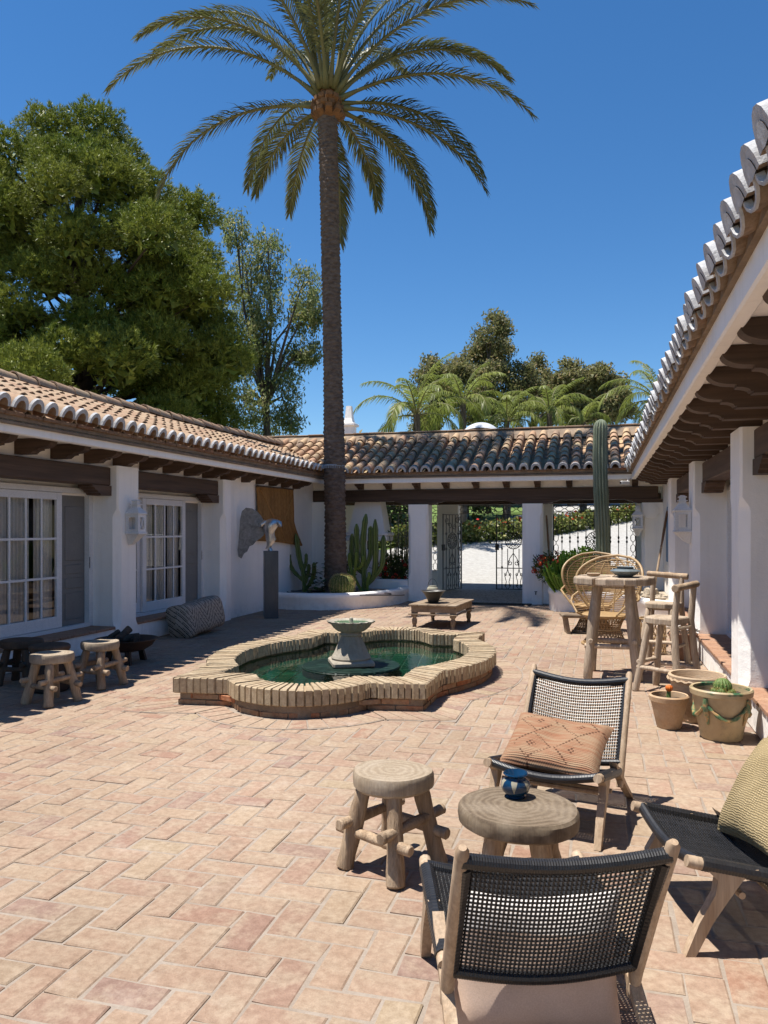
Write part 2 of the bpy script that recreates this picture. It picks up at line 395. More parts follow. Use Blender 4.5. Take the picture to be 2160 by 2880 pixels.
# ring of soldier bricks laid round the fountain foot
bed = MB(); i0 = fountain_outline(-.06); o0 = fountain_outline(.315); n = len(i0)
bed.add([(p.x, p.y, .003) for p in i0] + [(p.x, p.y, .003) for p in o0] + [(p.x, p.y, -.02) for p in o0], [(i, (i + 1) % n, n + (i + 1) % n, n + i) for i in range(n)] + [(n + i, n + (i + 1) % n, 2 * n + (i + 1) % n, 2 * n + i) for i in range(n)])
part('mortar_bed', bed, M['grout'], court)
def walk(inner, outer, step):
    """resample matched offset loops to stations along the mid line"""
    n = len(inner); mid = [(inner[i] + outer[i]) / 2 for i in range(n)]; seg = [(mid[(i + 1) % n] - mid[i]).length for i in range(n)]
    tot = sum(seg); cnt = max(3, round(tot / step)); res = []; acc = 0; i = 0
    for k in range(cnt + 1):
        t = k * tot / cnt
        while i < n - 1 and acc + seg[i] < t: acc += seg[i]; i += 1
        u = min(1, max(0, (t - acc) / seg[i])) if seg[i] > 1e-9 else 0
        res.append((inner[i].lerp(inner[(i + 1) % n], u), outer[i].lerp(outer[(i + 1) % n], u)))
    return res
def wedge(mb, st0, st1, z0, z1, gap, rn, bev=.006, jit=.004, jo=.0):
    (a, b), (c, d) = st0, st1
    def sh(p, q):
        L = max((q - p).length, 1e-5); g_ = min(.4, gap / 2 / L); return p.lerp(q, g_), q.lerp(p, g_)
    a, c = sh(a, c); b, d = sh(b, d)
    o = rn.uniform(-jo, jo); ax = (b - a).normalized(); b = b + ax * o; d = d + ax * (o + rn.uniform(-jo, jo) * .4); a = a - ax * rn.uniform(-jo, jo); c = c - ax * rn.uniform(-jo, jo)
    q = [b, d, c, a]; cen = (a + b + c + d) / 4; dz = rn.uniform(-jit, jit)
    q2 = [p + (cen - p).normalized() * bev * 1.4 for p in q]
    zz = [z1 + dz + rn.uniform(-.002, .002) for _ in q]
    mb.loft([[(p.x, p.y, z0) for p in q2], [(p.x, p.y, z0 + bev) for p in q], [(p.x, p.y, zz[i] - bev) for i, p in enumerate(q)], [(p.x, p.y, zz[i]) for i, p in enumerate(q2)]], True, True)
rn = random.Random(5)
st = walk(fountain_outline(.015), fountain_outline(.30), .15)
for k in range(len(st) - 1):
    mb = MB(); wedge(mb, st[k], st[k + 1], -.02, .0075, .013, rn, .004, .0015, .004)
    part('border_brick', mb, M['floorbrick'], court)

# ================================================================ FOUNTAIN
F = thing('fountain', 'low quatrefoil brick fountain pool with green tiles and a carved stone bowl', 'fountain', (FC.x, FC.y, 0))
mb = MB()      # masonry core under the coping
o0 = fountain_outline(-.045); i0 = fountain_outline(-.255); n = len(o0)
mb.add([(p.x, p.y, -.03) for p in o0] + [(p.x, p.y, .19) for p in o0] + [(p.x, p.y, .19) for p in i0] + [(p.x, p.y, -.03) for p in i0],
       [(a * n + i, a * n + (i + 1) % n, (a + 1) * n + (i + 1) % n, (a + 1) * n + i) for a in range(3) for i in range(n)])
part('basin_wall', mb, M['mortar'], F)
rn = random.Random(8)
mb = MB(); o1 = fountain_outline(-.024); i1 = fountain_outline(-.268)   # mortar between the coping bricks
mb.add([(p.x, p.y, .125) for p in o1] + [(p.x, p.y, .243) for p in o1] + [(p.x, p.y, .243) for p in i1] + [(p.x, p.y, .125) for p in i1],
       [(a * n + i, a * n + (i + 1) % n, (a + 1) * n + (i + 1) % n, (a + 1) * n + i) for a in range(3) for i in range(n)] + [(3 * n + i, 3 * n + (i + 1) % n, (i + 1) % n, i) for i in range(n)])
part('coping_mortar', mb, M['coping'], F)
st = walk(fountain_outline(-.295), fountain_outline(.005), .0585)
for k in range(len(st) - 1):
    mb = MB(); wedge(mb, st[k], st[k + 1], .115, .262, .0165, rn, .009, .005, .009)
    part('coping_brick', mb, M['coping'], F)
st = walk(fountain_outline(-.13), fountain_outline(-.03), .26)
for row in range(2):
    for k in range(len(st) - 1):
        a, b = st[k], st[k + 1]
        if row: a = (a[0].lerp(b[0], .5), a[1].lerp(b[1], .5)); b2 = st[(k + 2) % len(st)] if k + 2 < len(st) else st[1]; b = (b[0].lerp(b2[0], .5), b[1].lerp(b2[1], .5))
        mb = MB(); wedge(mb, a, b, .004 + row * .056, .050 + row * .056, .014, rn, .004, .002, .005)
        part('base_brick', mb, M['basebrick'], F)
# pool floor tiles
b = NB('green_glazed_tile'); r = b.rnd(); w_ = b.coord(world=True)
col = b.ramp(r, [(0, (.003, .028, .020)), (.5, (.007, .055, .036)), (.8, (.004, .04, .028)), (1, (.012, .07, .045))]); col = b.mix(.5, col, b.ramp(b.noise(w_, 9, 4), [(.3, (.4, .45, .4)), (.7, (1.1, 1.1, 1.05))]), 'MULTIPLY')
M['pooltile'] = b.fin(col, .55, 0, .08)
M['poolgrout'] = mk('pool_grout', (.34, .40, .33), (.24, .30, .25), .8)
M['darktile'] = mk('dark_green_border_tile', (.008, .022, .017), (.014, .03, .022), .45, vary=.3, bump=.1, spec=.15)
inn = fountain_outline(-.26)
mb = MB(); mb.add([(p.x, p.y, .004) for p in inn], [tuple(range(len(inn)))]); part('pool_bed', mb, M['poolgrout'], F)
tl = MB(); tl.bbox((-.087, -.087, -.012), (.087, .087, 0), .003); tlm = tl.mesh('pool_tile', M['pooltile'])
pr = R(8)
for i in range(-14, 15):
    for j in range(-14, 15):
        x = FC.x + .1845 * (i * math.cos(pr) - j * math.sin(pr)); y = FC.y + .1845 * (i * math.sin(pr) + j * math.cos(pr))
        if inside((x, y), fountain_outline(-.20)):
            link('pool_tile', tlm, F, (x - FC.x, y - FC.y, .016), (0, 0, pr))
b = NB('pool_water'); b.fin((1, 1, 1), .02)
b.n.remove(b.b); gl = b.node('ShaderNodeBsdfGlossy', {'Roughness': .02, 'Color': (1, 1, 1)}); tr = b.node('ShaderNodeBsdfTransparent', {'Color': (.62, .84, .74)})
fr = b.node('ShaderNodeFresnel', {'IOR': 1.33}); mx = b.node('ShaderNodeMixShader'); v = b.coord(world=True)
bp = b.node('ShaderNodeBump', {'Strength': .12, 'Distance': .02}); b.l.new(b.noise(v, 9, 3, .5, .6), bp.inputs['Height'])
b.l.new(bp.outputs[0], gl.inputs['Normal']); b.l.new(bp.outputs[0], fr.inputs['Normal'])
b.l.new(fr.outputs[0], mx.inputs[0]); b.l.new(tr.outputs[0], mx.inputs[1]); b.l.new(gl.outputs[0], mx.inputs[2]); b.l.new(mx.outputs[0], b.out.inputs[0]); M['water'] = b.m
mb = MB(); mb.add([(p.x, p.y, .10) for p in inn], [tuple(range(len(inn)))])
wt = struct('water', mb, M['water'])
# plinth, pedestal, bowl
BC = (-2.72, 8.42)
M['stone'] = mk('weathered_limestone', (.40, .355, .285), (.27, .235, .185), .85, 5, fine=50, bump=.8, bd=.012, dirt=(.36, .33, .28))
mb = MB(); mb.lathe([(.55, -.03), (.55, .100), (.54, .110), (.0, .110)], (*BC, 0), 40, cap1=False); part('round_plinth', mb, M['darktile'], F, 40)
for rr, k_ in ((.48, 24), (.33, 16)):
    mb = MB()
    for i in range(k_):
        a0, a1 = 2 * PI * i / k_ + .02, 2 * PI * (i + 1) / k_ - .02
        mb.add([(BC[0] + (rr + q) * math.cos(a), BC[1] + (rr + q) * math.sin(a), .113) for a in (a0, a1) for q in (-.068, .068)], [(0, 1, 3, 2)])
    part('plinth_tile', mb, M['darktile'], F, kind='stuff')
mb = MB(); mb.bbox((-.235, -.235, .108), (.235, .235, .18), .02); mb.xf(Matrix.Translation((BC[0], BC[1], 0)) @ Matrix.Rotation(R(27), 4, 'Z'))
prof = [(.215, .178), (.225, .20), (.212, .225), (.20, .24), (.17, .30), (.135, .38), (.112, .43), (.105, .445), (.125, .452), (.128, .465), (.115, .485)]
mb.lathe(prof, (*BC, 0), 48, fn=lambda a, k: 1 + (.035 * math.cos(14 * a) if 4 <= k <= 6 else 0)); part('pedestal', mb, M['stone'], F, 40)
mb = MB()
def bowl(a, k):
    sc = abs(math.sin(8 * a)) ; return 1 + (0, .03, .07, .11, .15, .17, .13, 0, 0)[k] * (sc - .5)
mb.lathe([(.10, .482), (.155, .50), (.20, .54), (.222, .578), (.25, .596), (.258, .612), (.228, .612), (.18, .585), (.0, .565)], (*BC, 0), 96, fn=bowl, cap1=False)
part('bowl', mb, M['stone'], F, 50)
mb = MB(); mb.lathe([(.20, .600), (0, .601)], (*BC, 0), 40, cap0=False, cap1=False); part('bowl_water', mb, M['water'], F)
mb = MB(); mb.lathe([(.03, .57), (.022, .64), (.0, .655)], (*BC, 0), 10, cap1=False); part('spout', mb, M['stone'], F, True)
# ================================================================ BUILDINGS
def rot_of(xd, yd, zd):
    return Matrix((xd, yd, zd)).transposed().to_euler()
def tile_mesh(name, r0, r1, L, th, seg, mats, inv=False, lime=False, lift=.02):
    """half-barrel tile: local x runs up the slope from the front edge, arch across y"""
    mb = MB(); o0 = []; o1 = []; i0 = []; i1 = []
    for k in range(seg + 1):
        a = PI * k / seg; c, s_ = math.cos(a), math.sin(a)
        if inv: s_ = -s_ * .62
        sq = (1.3 if lime else 1.12) if not inv else 1
        o0.append((0, r0 * c, r0 * s_ * sq + lift)); o1.append((L, r1 * c, r1 * s_ * sq))
        t0 = th * (2.3 if lime and not inv else 1); 
        i0.append((0, (r0 - t0) * c, (r0 - t0) * s_ * sq + lift)); i1.append((L, (r1 - th) * c, (r1 - th) * s_ * sq))
    n = seg + 1
    if lime:
        m0 = [(.012 if inv else .035, p[1], p[2]) for p in o0]
        mb.add(o0 + m0, [(k, k + 1, n + k + 1, n + k) for k in range(seg)], 1); mb.add(m0 + o1, [(k, k + 1, n + k + 1, n + k) for k in range(seg)], 0)
        mb.add(i0 + [(.03, p[1], p[2]) for p in i0], [(k + 1, k, n + k, n + k + 1) for k in range(seg)], 1)
    else: mb.add(o0 + o1, [(k, k + 1, n + k + 1, n + k) for k in range(seg)], 0)
    mb.add(i0 + i1, [(k + 1, k, n + k, n + k + 1) for k in range(seg)], 0)
    mb.add(o0 + i0, [(k + 1, k, n + k, n + k + 1) for k in range(seg)], 1 if lime else 0)
    if lime == 'fill': mb.add([(-.004, p[1] * 1.06, p[2]) for p in i0] + [(-.008, 0, lift - .012)], [(k + 1, k, n) for k in range(seg)], 1)
    mb.add([o0[0], i0[0], i1[0], o1[0], o0[-1], i0[-1], i1[-1], o1[-1]], [(0, 1, 2, 3), (7, 6, 5, 4)], 0)
    return mb
def roof(parent, origin, along, up, pitch, ncol, nrow, sp, expo, matname, keep, indiv, pans_indiv, rn, eave_lime=True, pan_lime=False):
    """origin: eave point (3D) of column 0; along: unit eave direction; up: unit horizontal direction up the slope"""
    al = Vector((*along, 0)); uph = Vector((*up, 0)); ca, sa = math.cos(pitch), math.sin(pitch)
    xd = uph * ca + Vector((0, 0, sa)); yd = Vector((0, 0, 1)).cross(uph); zd = xd.cross(yd)
    mats = [M[matname], M['tilelime']]
    cov = [tile_mesh('roof_tile', .096 * k, .078 * k, .42, .014, 6, mats) for k in (1, .97, 1.03)]
    eav = [tile_mesh('eave_tile', (.094 if pan_lime else .107) * k, .080, .42, .017, 8, mats, False, 'fill' if pan_lime else eave_lime) for k in (1, .95, 1.04)]
    pan = [tile_mesh('pan_tile', .115, .125, .42, .014, 5, mats, True, False, .012)]
    epan = [tile_mesh('pan_tile', .115, .125, .42, .02, 6, mats, True, pan_lime, .012)]
    me = {id(t): t.mesh('roof_tile', mats, 50) for t in cov + eav + pan + epan}
    stuffc = MB(); stuffp = MB(); eul = rot_of(xd, yd, zd); Mr = Matrix((xd, yd, zd)).transposed().to_4x4(); po = wloc(parent)
    O = Vector(origin)
    for c in range(ncol):
        jc = rn.uniform(-.012, .012)
        for r in range(nrow):
            for kind in (0, 1):
                p = O + al * (c * sp + jc + (sp / 2 if kind else 0)) + xd * (r * expo + rn.uniform(-.015, .015) + (.0 if kind == 0 else (0 if pan_lime else .10) * (r == 0))) + zd * ((.024 if pan_lime and r == 0 else .055) if kind == 0 else (.05 if r == 0 and not pan_lime else .042 if not pan_lime else .028))
                if r == 0: p = p + xd * rn.uniform(-.004, .004) * 1.0
                if not keep(p.x, p.y): continue
                src = rn.choice(eav if r == 0 else cov) if kind == 0 else (epan if r == 0 else pan)[0]
                ja = rn.uniform(-.035, .035)
                if (kind == 0 and indiv(p, r)) or (kind == 1 and pans_indiv(p, r)):
                    E_ = (Mr.to_3x3() @ Matrix.Rotation(ja, 3, 'Z') @ Matrix.Rotation(rn.uniform(-.02, .02), 3, 'Y')).to_euler()
                    link('roof_tile' if kind == 0 else 'pan_tile', me[id(src)], parent, p - po, E_)
                else:
                    t = stuffc if kind == 0 else stuffp; s0 = len(t.v); f0 = len(t.f)
                    t.add(src.v, src.f); t.m[f0:] = src.m
                    t.xf(Matrix.Translation(p) @ Mr @ Matrix.Rotation(ja, 4, 'Z'), s0)
    if stuffc.v: part('roof_tile', stuffc, mats, parent, 50, kind='stuff')
    if stuffp.v: part('pan_tile', stuffp, mats, parent, 50, kind='stuff')
    return xd, zd
def rafter_mesh(L=.9, h=.18, w=.12):
    P = [(0, 0), (0, -.034), (.022, -.042)]
    for k in range(8): a = PI / 2 * k / 7; P.append((.026 + .15 * (1 - math.cos(a)), -.046 - .072 * math.sin(a)))
    P += [(.20, -.12), (.20, -.137)]
    for k in range(5): a = PI / 2 * k / 4; P.append((.205 + .08 * math.sin(a), -.138 - .03 * (1 - math.cos(a))))
    P += [(.30, -.168), (.30, -h), (L, -h), (L, 0)]
    mb = MB(); mb.prism(P[::-1], 'y', -w / 2, w / 2); return mb
def corbel(mb, axis, a, b, c0, c1, ztop, h, flip=False):
    """stepped bracket: grows from a (wall end, full height) to b (tip) along axis"""
    pr = [(a, ztop), (a, ztop - h), (a + (b - a) * .55, ztop - h), (a + (b - a) * .62, ztop - h * .78), (a + (b - a) * .70, ztop - h * .74), (a + (b - a) * .76, ztop - h * .5), (a + (b - a) * .86, ztop - h * .42), (a + (b - a) * .93, ztop - h * .22), (b, ztop - h * .18), (b, ztop)]
    if axis == 'y': mb.loft([[(c0, p[0], p[1]) for p in pr], [(c1, p[0], p[1]) for p in pr]])
    else: mb.loft([[(p[0], c0, p[1]) for p in pr], [(p[0], c1, p[1]) for p in pr]])
def pillar(x0, x1, y0, y1, z1, cham, zc=(.24, .36, 1.80, 1.92), c=.085):
    """cham: set of corners to stop-chamfer, out of 'a'(x0y0) 'b'(x1y0) 'c'(x1y1) 'd'(x0y1)"""
    zs = [(0, .012), (zc[0], .012)] + [(zc[0] + (zc[1] - zc[0]) * t, .012 + (c - .012) * math.sin(t * PI / 2)) for t in (.3, .6, 1)] + [(zc[2] + (zc[3] - zc[2]) * t, c - (c - .012) * (1 - math.cos(t * PI / 2))) for t in (0, .4, .7, 1)] + [(z1, .012)]
    mb = MB(); rings = []
    for z, cc in zs:
        k = lambda q: max(cc, .022) if q in cham else .022
        rings.append([(x0, y0 + k('a'), z), (x0 + k('a'), y0, z), (x1 - k('b'), y0, z), (x1, y0 + k('b'), z), (x1, y1 - k('c'), z), (x1 - k('c'), y1, z), (x0 + k('d'), y1, z), (x0, y1 - k('d'), z)])
    mb.loft(rings); return mb
# window glass: mirror-like reflection over a see-through pane
b = NB('window_glass'); b.fin((1, 1, 1), .0)
b.n.remove(b.b); gl = b.node('ShaderNodeBsdfGlossy', {'Roughness': .0, 'Color': (.9, .9, .9)}); tr = b.node('ShaderNodeBsdfTransparent', {'Color': (.9, .91, .9)})
fr = b.node('ShaderNodeFresnel', {'IOR': 1.5}); mx = b.node('ShaderNodeMixShader'); b.l.new(fr.outputs[0], mx.inputs[0]); b.l.new(tr.outputs[0], mx.inputs[1]); b.l.new(gl.outputs[0], mx.inputs[2]); b.l.new(mx.outputs[0], b.out.inputs[0]); M['glass'] = b.m
M['curtain'] = mk('white_curtain', (.86, .84, .80), (.80, .78, .74), .9, 3, bump=0)
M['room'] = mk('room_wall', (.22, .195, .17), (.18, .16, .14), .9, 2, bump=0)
M['blue'] = mk('blue_paint', (.10, .22, .38), (.08, .18, .32), .6, 3, bump=0)

def side_wing(sg, X0, label, fas_t, tip_t, tile_t, zs_off, raf0, raf_sp, yA, yB, pillars, bays, wallfrom):
    X = lambda t: X0 + sg * t
    B = thing('house_wing', label, 'building', (X(.5), 9, 0))
    def bx(mb, t0, t1, y0, y1, z0, z1, mi=None, bev=0):
        a, b_ = sorted((X(t0), X(t1)))
        (mb.bbox((a, y0, z0), (b_, y1, z1), bev, mi) if bev else mb.box((a, y0, z0), (b_, y1, z1), mi))
    zo = zs_off
    # upper wall above the beams, soffit and fascia
    mb = MB(); bx(mb, .20, .60, yA, yB, 2.50, 2.72 + zo); part('upper_wall', mb, M['white'], B)
    mb = MB(); bx(mb, fas_t + .09, .60, yA, 16.86, 2.71 + zo, 2.78 + zo); part('soffit', mb, M['white'], B)
    mb = MB(); bx(mb, fas_t, fas_t + .088, yA, 16.79, 2.66 + zo, 2.838 + zo, bev=.012); part('fascia', mb, M['white'], B)
    rm = rafter_mesh(L=.78 - tip_t).mesh('rafter', M['beam_x']); po = wloc(B)
    y = raf0
    while y < 16.75:
        if y > yA + .3:
            link('rafter', rm, B, (X(tip_t) - po.x, y - po.y + random.uniform(-.015, .015), 2.708 + zo), (0, 0, 0 if sg > 0 else PI))
        y += raf_sp
    for (y0, y1, cham) in pillars:
        a, b_ = sorted((X(0), X(.5)))
        part('pillar', pillar(a, b_, y0, y1, 2.525, cham), M['white'], B, 30)
    for (y0, y1, k0, k1) in bays:
        mb = MB(); bx(mb, .11, .36, y0, y1, 2.245, 2.50, bev=.012); part('beam', mb, M['beam_y'], B)
        ca, cb = sorted((X(.10), X(.33)))
        if k1: mb = MB(); corbel(mb, 'y', y1, y1 - .42, ca, cb, 2.243, .135); part('corbel', mb, M['beam_y'], B)
        if k0: mb = MB(); corbel(mb, 'y', y0, y0 + .42, ca, cb, 2.243, .135); part('corbel', mb, M['beam_y'], B)
        mb = MB(); bx(mb, .05, .50, y0, y1, 0, .262, bev=.012); st = part('step', mb, M['white'], B)
        w = .295; n = max(1, round((y1 - y0) / .145)); d = (y1 - y0) / n
        for i in range(n):
            mb = MB(); bx(mb, .03 + random.uniform(-.003, .003), .47, y0 + i * d + .004, y0 + (i + 1) * d - .004, .258, .296 + random.uniform(-.002, .002), bev=.005); part('brick', mb, M['stepbrick'], st)
    # wall without bays up to the corner
    mb = MB(); bx(mb, wallfrom[0], .6, wallfrom[1], 17.9, 0, 2.7); part('wall', mb, M['white'], B)
    mb = MB(); bx(mb, .47, .6, yA, wallfrom[1], 2.10, 2.7); bx(mb, .47, .6, yA, wallfrom[1], 0, .295); part('wall', mb, M['white'], B)
    # eave bricks
    rf = MB(); xe, xr = tile_t + .16, 2.3
    zt = 2.81 + zo; m_ = .36
    rf.add([(X(xe), yA, zt - .03), (X(xe), 22, zt - .03), (X(xr - .55 + .0), 22, zt - .03 + m_ * (xr - .55 - tile_t)), (X(xr - .55), yA, zt - .03 + m_ * (xr - .55 - tile_t)),
            (X(xe), yA, 2.75 + zo), (X(xe), 22, 2.75 + zo), (X(4.2), 22, 2.79 + zo), (X(4.2), yA, 2.79 + zo)], [(0, 1, 2, 3), (0, 4, 5, 1), (3, 2, 6, 7), (4, 7, 6, 5), (0, 3, 7, 4)])
    RF = part('roof', rf, M['mortar'], B)
    y = yA; i = 0; rn = random.Random(21)
    while y < 16.6:
        L = rn.uniform(.25, .30); mb = MB(); o = rn.uniform(-.012, .012)
        bx(mb, fas_t - .065 + o, fas_t + .2, y + .005, y + L - .005, 2.842 + zo, 2.885 + zo + rn.uniform(-.003, .003), bev=.007); part('eave_brick', mb, M['eavebrick'], RF); y += L
    mb = MB(); bx(mb, fas_t - .03, fas_t + .22, yA, 16.7, 2.80 + zo, 2.872 + zo); part('eave_mortar', mb, M['mortar'], RF)
    return B, RF, X, zt, bx, po
def zl(x): return .36 * (-5.8 - x)
def zr(x): return .36 * (x - .46)
def zb(y): return .43 * (y - 16.6)
rn = random.Random(31)
BL, RFL, XL, ztL, bxL, poL = side_wing(-1, -6.45, 'white house wing on the left with French doors and dark beams', -.45, -.33, -.65, 0, 7.11 - .645 * 9, .645, -1.5, 16.8,
    [(4.9, 5.42, 'bc'), (9.46, 9.98, 'bc'), (12.63, 12.92, 'b')], [(5.42, 9.46, True, True), (9.98, 12.63, False, True), (-1.5, 4.9, False, True)], (.10, 12.92))
pit = math.atan(.36)
roof(RFL, (-5.865, -1.4, 2.835), (0, 1), (-1, 0), pit, 86, 7, .25, .325, 'tilepale', lambda x, y: y < 19.4 and zl(x) >= zb(y) - .06, lambda p, r: 6.6 < p.y < 16.9, lambda p, r: 6.6 < p.y < 16.9 and r == 0, rn)
def ridge(parent, p0, p1, n, mat, rn):
    mb = tile_mesh('ridge_tile', .125, .11, .46, .018, 6, [M[mat]]); me = mb.mesh('ridge_tile', [M[mat]], 50); p0 = Vector(p0); p1 = Vector(p1); d = (p1 - p0).normalized(); po = wloc(parent)
    for i in range(n):
        p = p0.lerp(p1, i / n); yd = Vector((0, 0, 1)).cross(d).normalized(); E_ = rot_of(d, yd, d.cross(yd)); E_.rotate_axis('Z', rn.uniform(-.04, .04))
        link('ridge_tile', me, parent, p - po + Vector((0, 0, rn.uniform(-.01, .01))), E_)
zrid = 2.83 + .36 * 2.15 + .02
ridge(RFL, (-7.98, 3.5, zrid + .04), (-7.98, 19.0, zrid + .17), 38, 'tilepale', rn)
mb = MB(); mb.add([(-7.7, -1.5, zrid - .14), (-7.7, 19, zrid - .02), (-7.98, 19, zrid + .20), (-7.98, -1.5, zrid + .06), (-8.3, -1.5, zrid - .14), (-8.3, 19, zrid - .02)], [(0, 1, 2, 3), (3, 2, 5, 4)]); part('ridge_mortar', mb, M['mortar'], RFL)
BR, RFR, XR, ztR, bxR, poR = side_wing(1, 1.15, 'white house wing on the right with dark carved rafters under the eave', -.54, -.50, -.69, 0, 3.67 - .634 * 5, .634, -1.0, 16.8,
    [(3.78, 4.30, 'ad'), (7.29, 7.82, 'ad'), (10.82, 11.35, 'ad'), (14.36, 14.81, 'ad')], [(-1.0, 3.78, False, True), (4.30, 7.29, True, True), (7.82, 10.82, True, True), (11.35, 14.36, True, True)], (.10, 14.81))
roof(RFR, (.52, 17.2, 2.825), (0, -1), (1, 0), pit, 70, 7, .25, .325, 'tileold', lambda x, y: zr(x) >= zb(y) - .06, lambda p, r: r == 0 and p.y > 1.5, lambda p, r: r == 0 and p.y > 1.5, rn, True, True)

# ---- French doors of the side wings
def french(B, bx, y0, y1, leaf0, leaf1, gap, ncol=4):
    """frame fills y0..y1; glazed leaf leaf0..leaf1; gap = (ya, yb) grey shutter opening or None"""
    D = MB(); fw = .085
    bx(D, .40, .475, y0, y0 + fw, .30, 2.20); bx(D, .40, .475, y1 - fw, y1, .30, 2.20); bx(D, .40, .475, y0 + fw, y1 - fw, 2.13, 2.20); bx(D, .39, .475, y0 + fw, y1 - fw, .297, .345)
    fr_ = part('french_door', D, M['whitepaint'], B)
    def leaf(a, b_, n, t):
        mb = MB(); s = .10
        bx(mb, t, t + .045, a, a + s, .35, 2.125, bev=.004); bx(mb, t, t + .045, b_ - s, b_, .35, 2.125, bev=.004)
        bx(mb, t, t + .045, a + s, b_ - s, 2.03, 2.125, bev=.004); bx(mb, t, t + .045, a + s, b_ - s, .35, .50, bev=.004)
        part('door_leaf', mb, M['whitepaint'], fr_)
        w = (b_ - a - 2 * s) / n
        for i in range(1, n): mb = MB(); bx(mb, t + .006, t + .034, a + s + i * w - .014, a + s + i * w + .014, .5, 2.03); part('glazing_bar', mb, M['whitepaint'], fr_)
        for k in range(1, 3): mb = MB(); bx(mb, t + .008, t + .032, a + s, b_ - s, .5 + 1.53 * k / 3 - .014, .5 + 1.53 * k / 3 + .014); part('glazing_bar', mb, M['whitepaint'], fr_)
        for i in range(n):
            for k in range(3):
                mb = MB(); xx = bx_x(B, t + .02); ya_, yb_, za_, zb_ = a + s + i * w + .014, a + s + (i + 1) * w - .014, .5 + .51 * k + .014, .5 + .51 * (k + 1) - .014; q4 = [(xx, ya_, za_), (xx, yb_, za_), (xx, yb_, zb_), (xx, ya_, zb_)]; mb.add(q4 if B is BL else q4[::-1], [(0, 1, 2, 3)]); part('pane', mb, M['glass'], fr_)
    for (a, b_) in leaf0: leaf(a, b_, ncol, .415)
    for (a, b_) in leaf1: leaf(a, b_, ncol, .462)
    if gap:
        ya, yb = gap; mb = MB(); bx(mb, .475, .51, ya, yb, .35, 2.125)
        for (za, zb_) in ((.42, .78), (.84, .98), (1.04, 1.16), (1.22, 1.95)):
            for q in range(1): bx(mb, .468, .475, ya + .06, yb - .06, za, zb_, bev=.003)
        part('grey_shutter', mb, M['greypaint'], fr_)
        mb = MB(); bx(mb, .40, .414, yb + .01, yb + .03, 1.10, 1.26); part('handle', mb, M['ironblack'], fr_)
    # curtains and the dim room behind
    for (a, b_) in leaf0 + leaf1:
        for (q0, q1) in ((.07, .33), (.39, .62), (.70, .95)):
            mb = MB(); ca, cb = a + (b_ - a) * q0, a + (b_ - a) * q1
            mb.grid(lambda u, v: (bx_x(B, .535 + .018 * math.sin(u * 30)), ca + (cb - ca) * u, .32 + 1.85 * v), 30, 2); part('curtain', mb, M['curtain'], fr_, 'all')
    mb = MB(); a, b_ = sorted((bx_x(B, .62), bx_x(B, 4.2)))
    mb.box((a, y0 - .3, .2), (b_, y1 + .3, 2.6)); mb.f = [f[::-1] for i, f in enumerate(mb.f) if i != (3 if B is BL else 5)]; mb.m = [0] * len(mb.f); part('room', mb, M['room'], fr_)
def bx_x(B, t): return (-6.45 - t) if B is BL else (1.15 + t)
french(BL, bxL, 5.42, 9.46, [(7.50, 8.83)], [(6.1, 7.46)], (8.90, 9.37))
french(BL, bxL, 9.98, 12.63, [(10.72, 12.02)], [(10.07, 10.74)], (12.04, 12.54))
french(BR, bxR, 7.82, 10.82, [(7.91, 9.3)], [(9.3, 10.73)], None)
french(BR, bxR, 4.30, 7.29, [(4.39, 5.8)], [(5.8, 7.2)], None)
french(BR, bxR, 11.35, 14.36, [(11.44, 12.9)], [(12.9, 14.27)], None)
mb = MB(); bxL(mb, .47, .6, -1.5, 4.9, .295, 2.10); bxL(mb, .47, .6, 5.5, 6.09, .295, 2.10); part('wall', mb, M['white'], BL)
mb = MB(); bxR(mb, .47, .6, -1.0, 3.78, .295, 2.10); part('wall', mb, M['white'], BR)
# arched niche in the right wall by the far corner
mb = MB(); P = [(15.45, .95), (15.45, 1.75)] + [(15.80 - .35 * math.cos(a), 1.75 + .42 * math.sin(a)) for a in [PI * k / 12 for k in range(1, 12)]] + [(16.15, 1.75), (16.15, .95)]
mb.prism(P, 'x', 1.225, 1.252); part('arched_niche', mb, M['whitepaint'], BR)
mb = MB(); P2 = [(15.80 + (p[0] - 15.80) * .72, 1.02 + (p[1] - .95) * .86) for p in P]; mb.prism(P2, 'x', 1.215, 1.226); part('niche_glass', mb, M['blue'], BR)

# ---- back wing: covered gateway
BB = thing('gateway_wing', 'white tiled-roof gateway wing across the back of the courtyard', 'building', (-2.6, 19, 0))
mb = MB(); mb.bbox((-6.0, 16.80, 2.665), (.63, 16.888, 2.862), .012); part('fascia', mb, M['white'], BB)
mb = MB(); mb.box((-6.9, 16.89, 2.735), (1.6, 21.2, 2.80)); part('ceiling', mb, M['white'], BB)
mb = MB(); mb.box((-6.9, 17.38, 2.545), (1.4, 17.52, 2.735)); part('upper_wall', mb, M['white'], BB)
rm = rafter_mesh(L=4.0).mesh('rafter', M['beam_y']); po = wloc(BB)
for k in range(11): link('rafter', rm, BB, (-6.03 + .672 * k - po.x, 16.97 - po.y, 2.733), (0, 0, PI / 2))
mb = MB(); mb.bbox((-6.55, 17.33, 2.275), (1.16, 17.60, 2.545), .012); part('beam', mb, M['beam_x'], BB)
mb = MB(); mb.bbox((-6.9, 20.83, 2.30), (1.6, 21.05, 2.55), .012); part('lintel', mb, M['beam_x'], BB)
mb = MB(); mb.box((-6.9, 20.95, 2.55), (1.6, 21.1, 2.74)); part('rear_wall', mb, M['white'], BB)
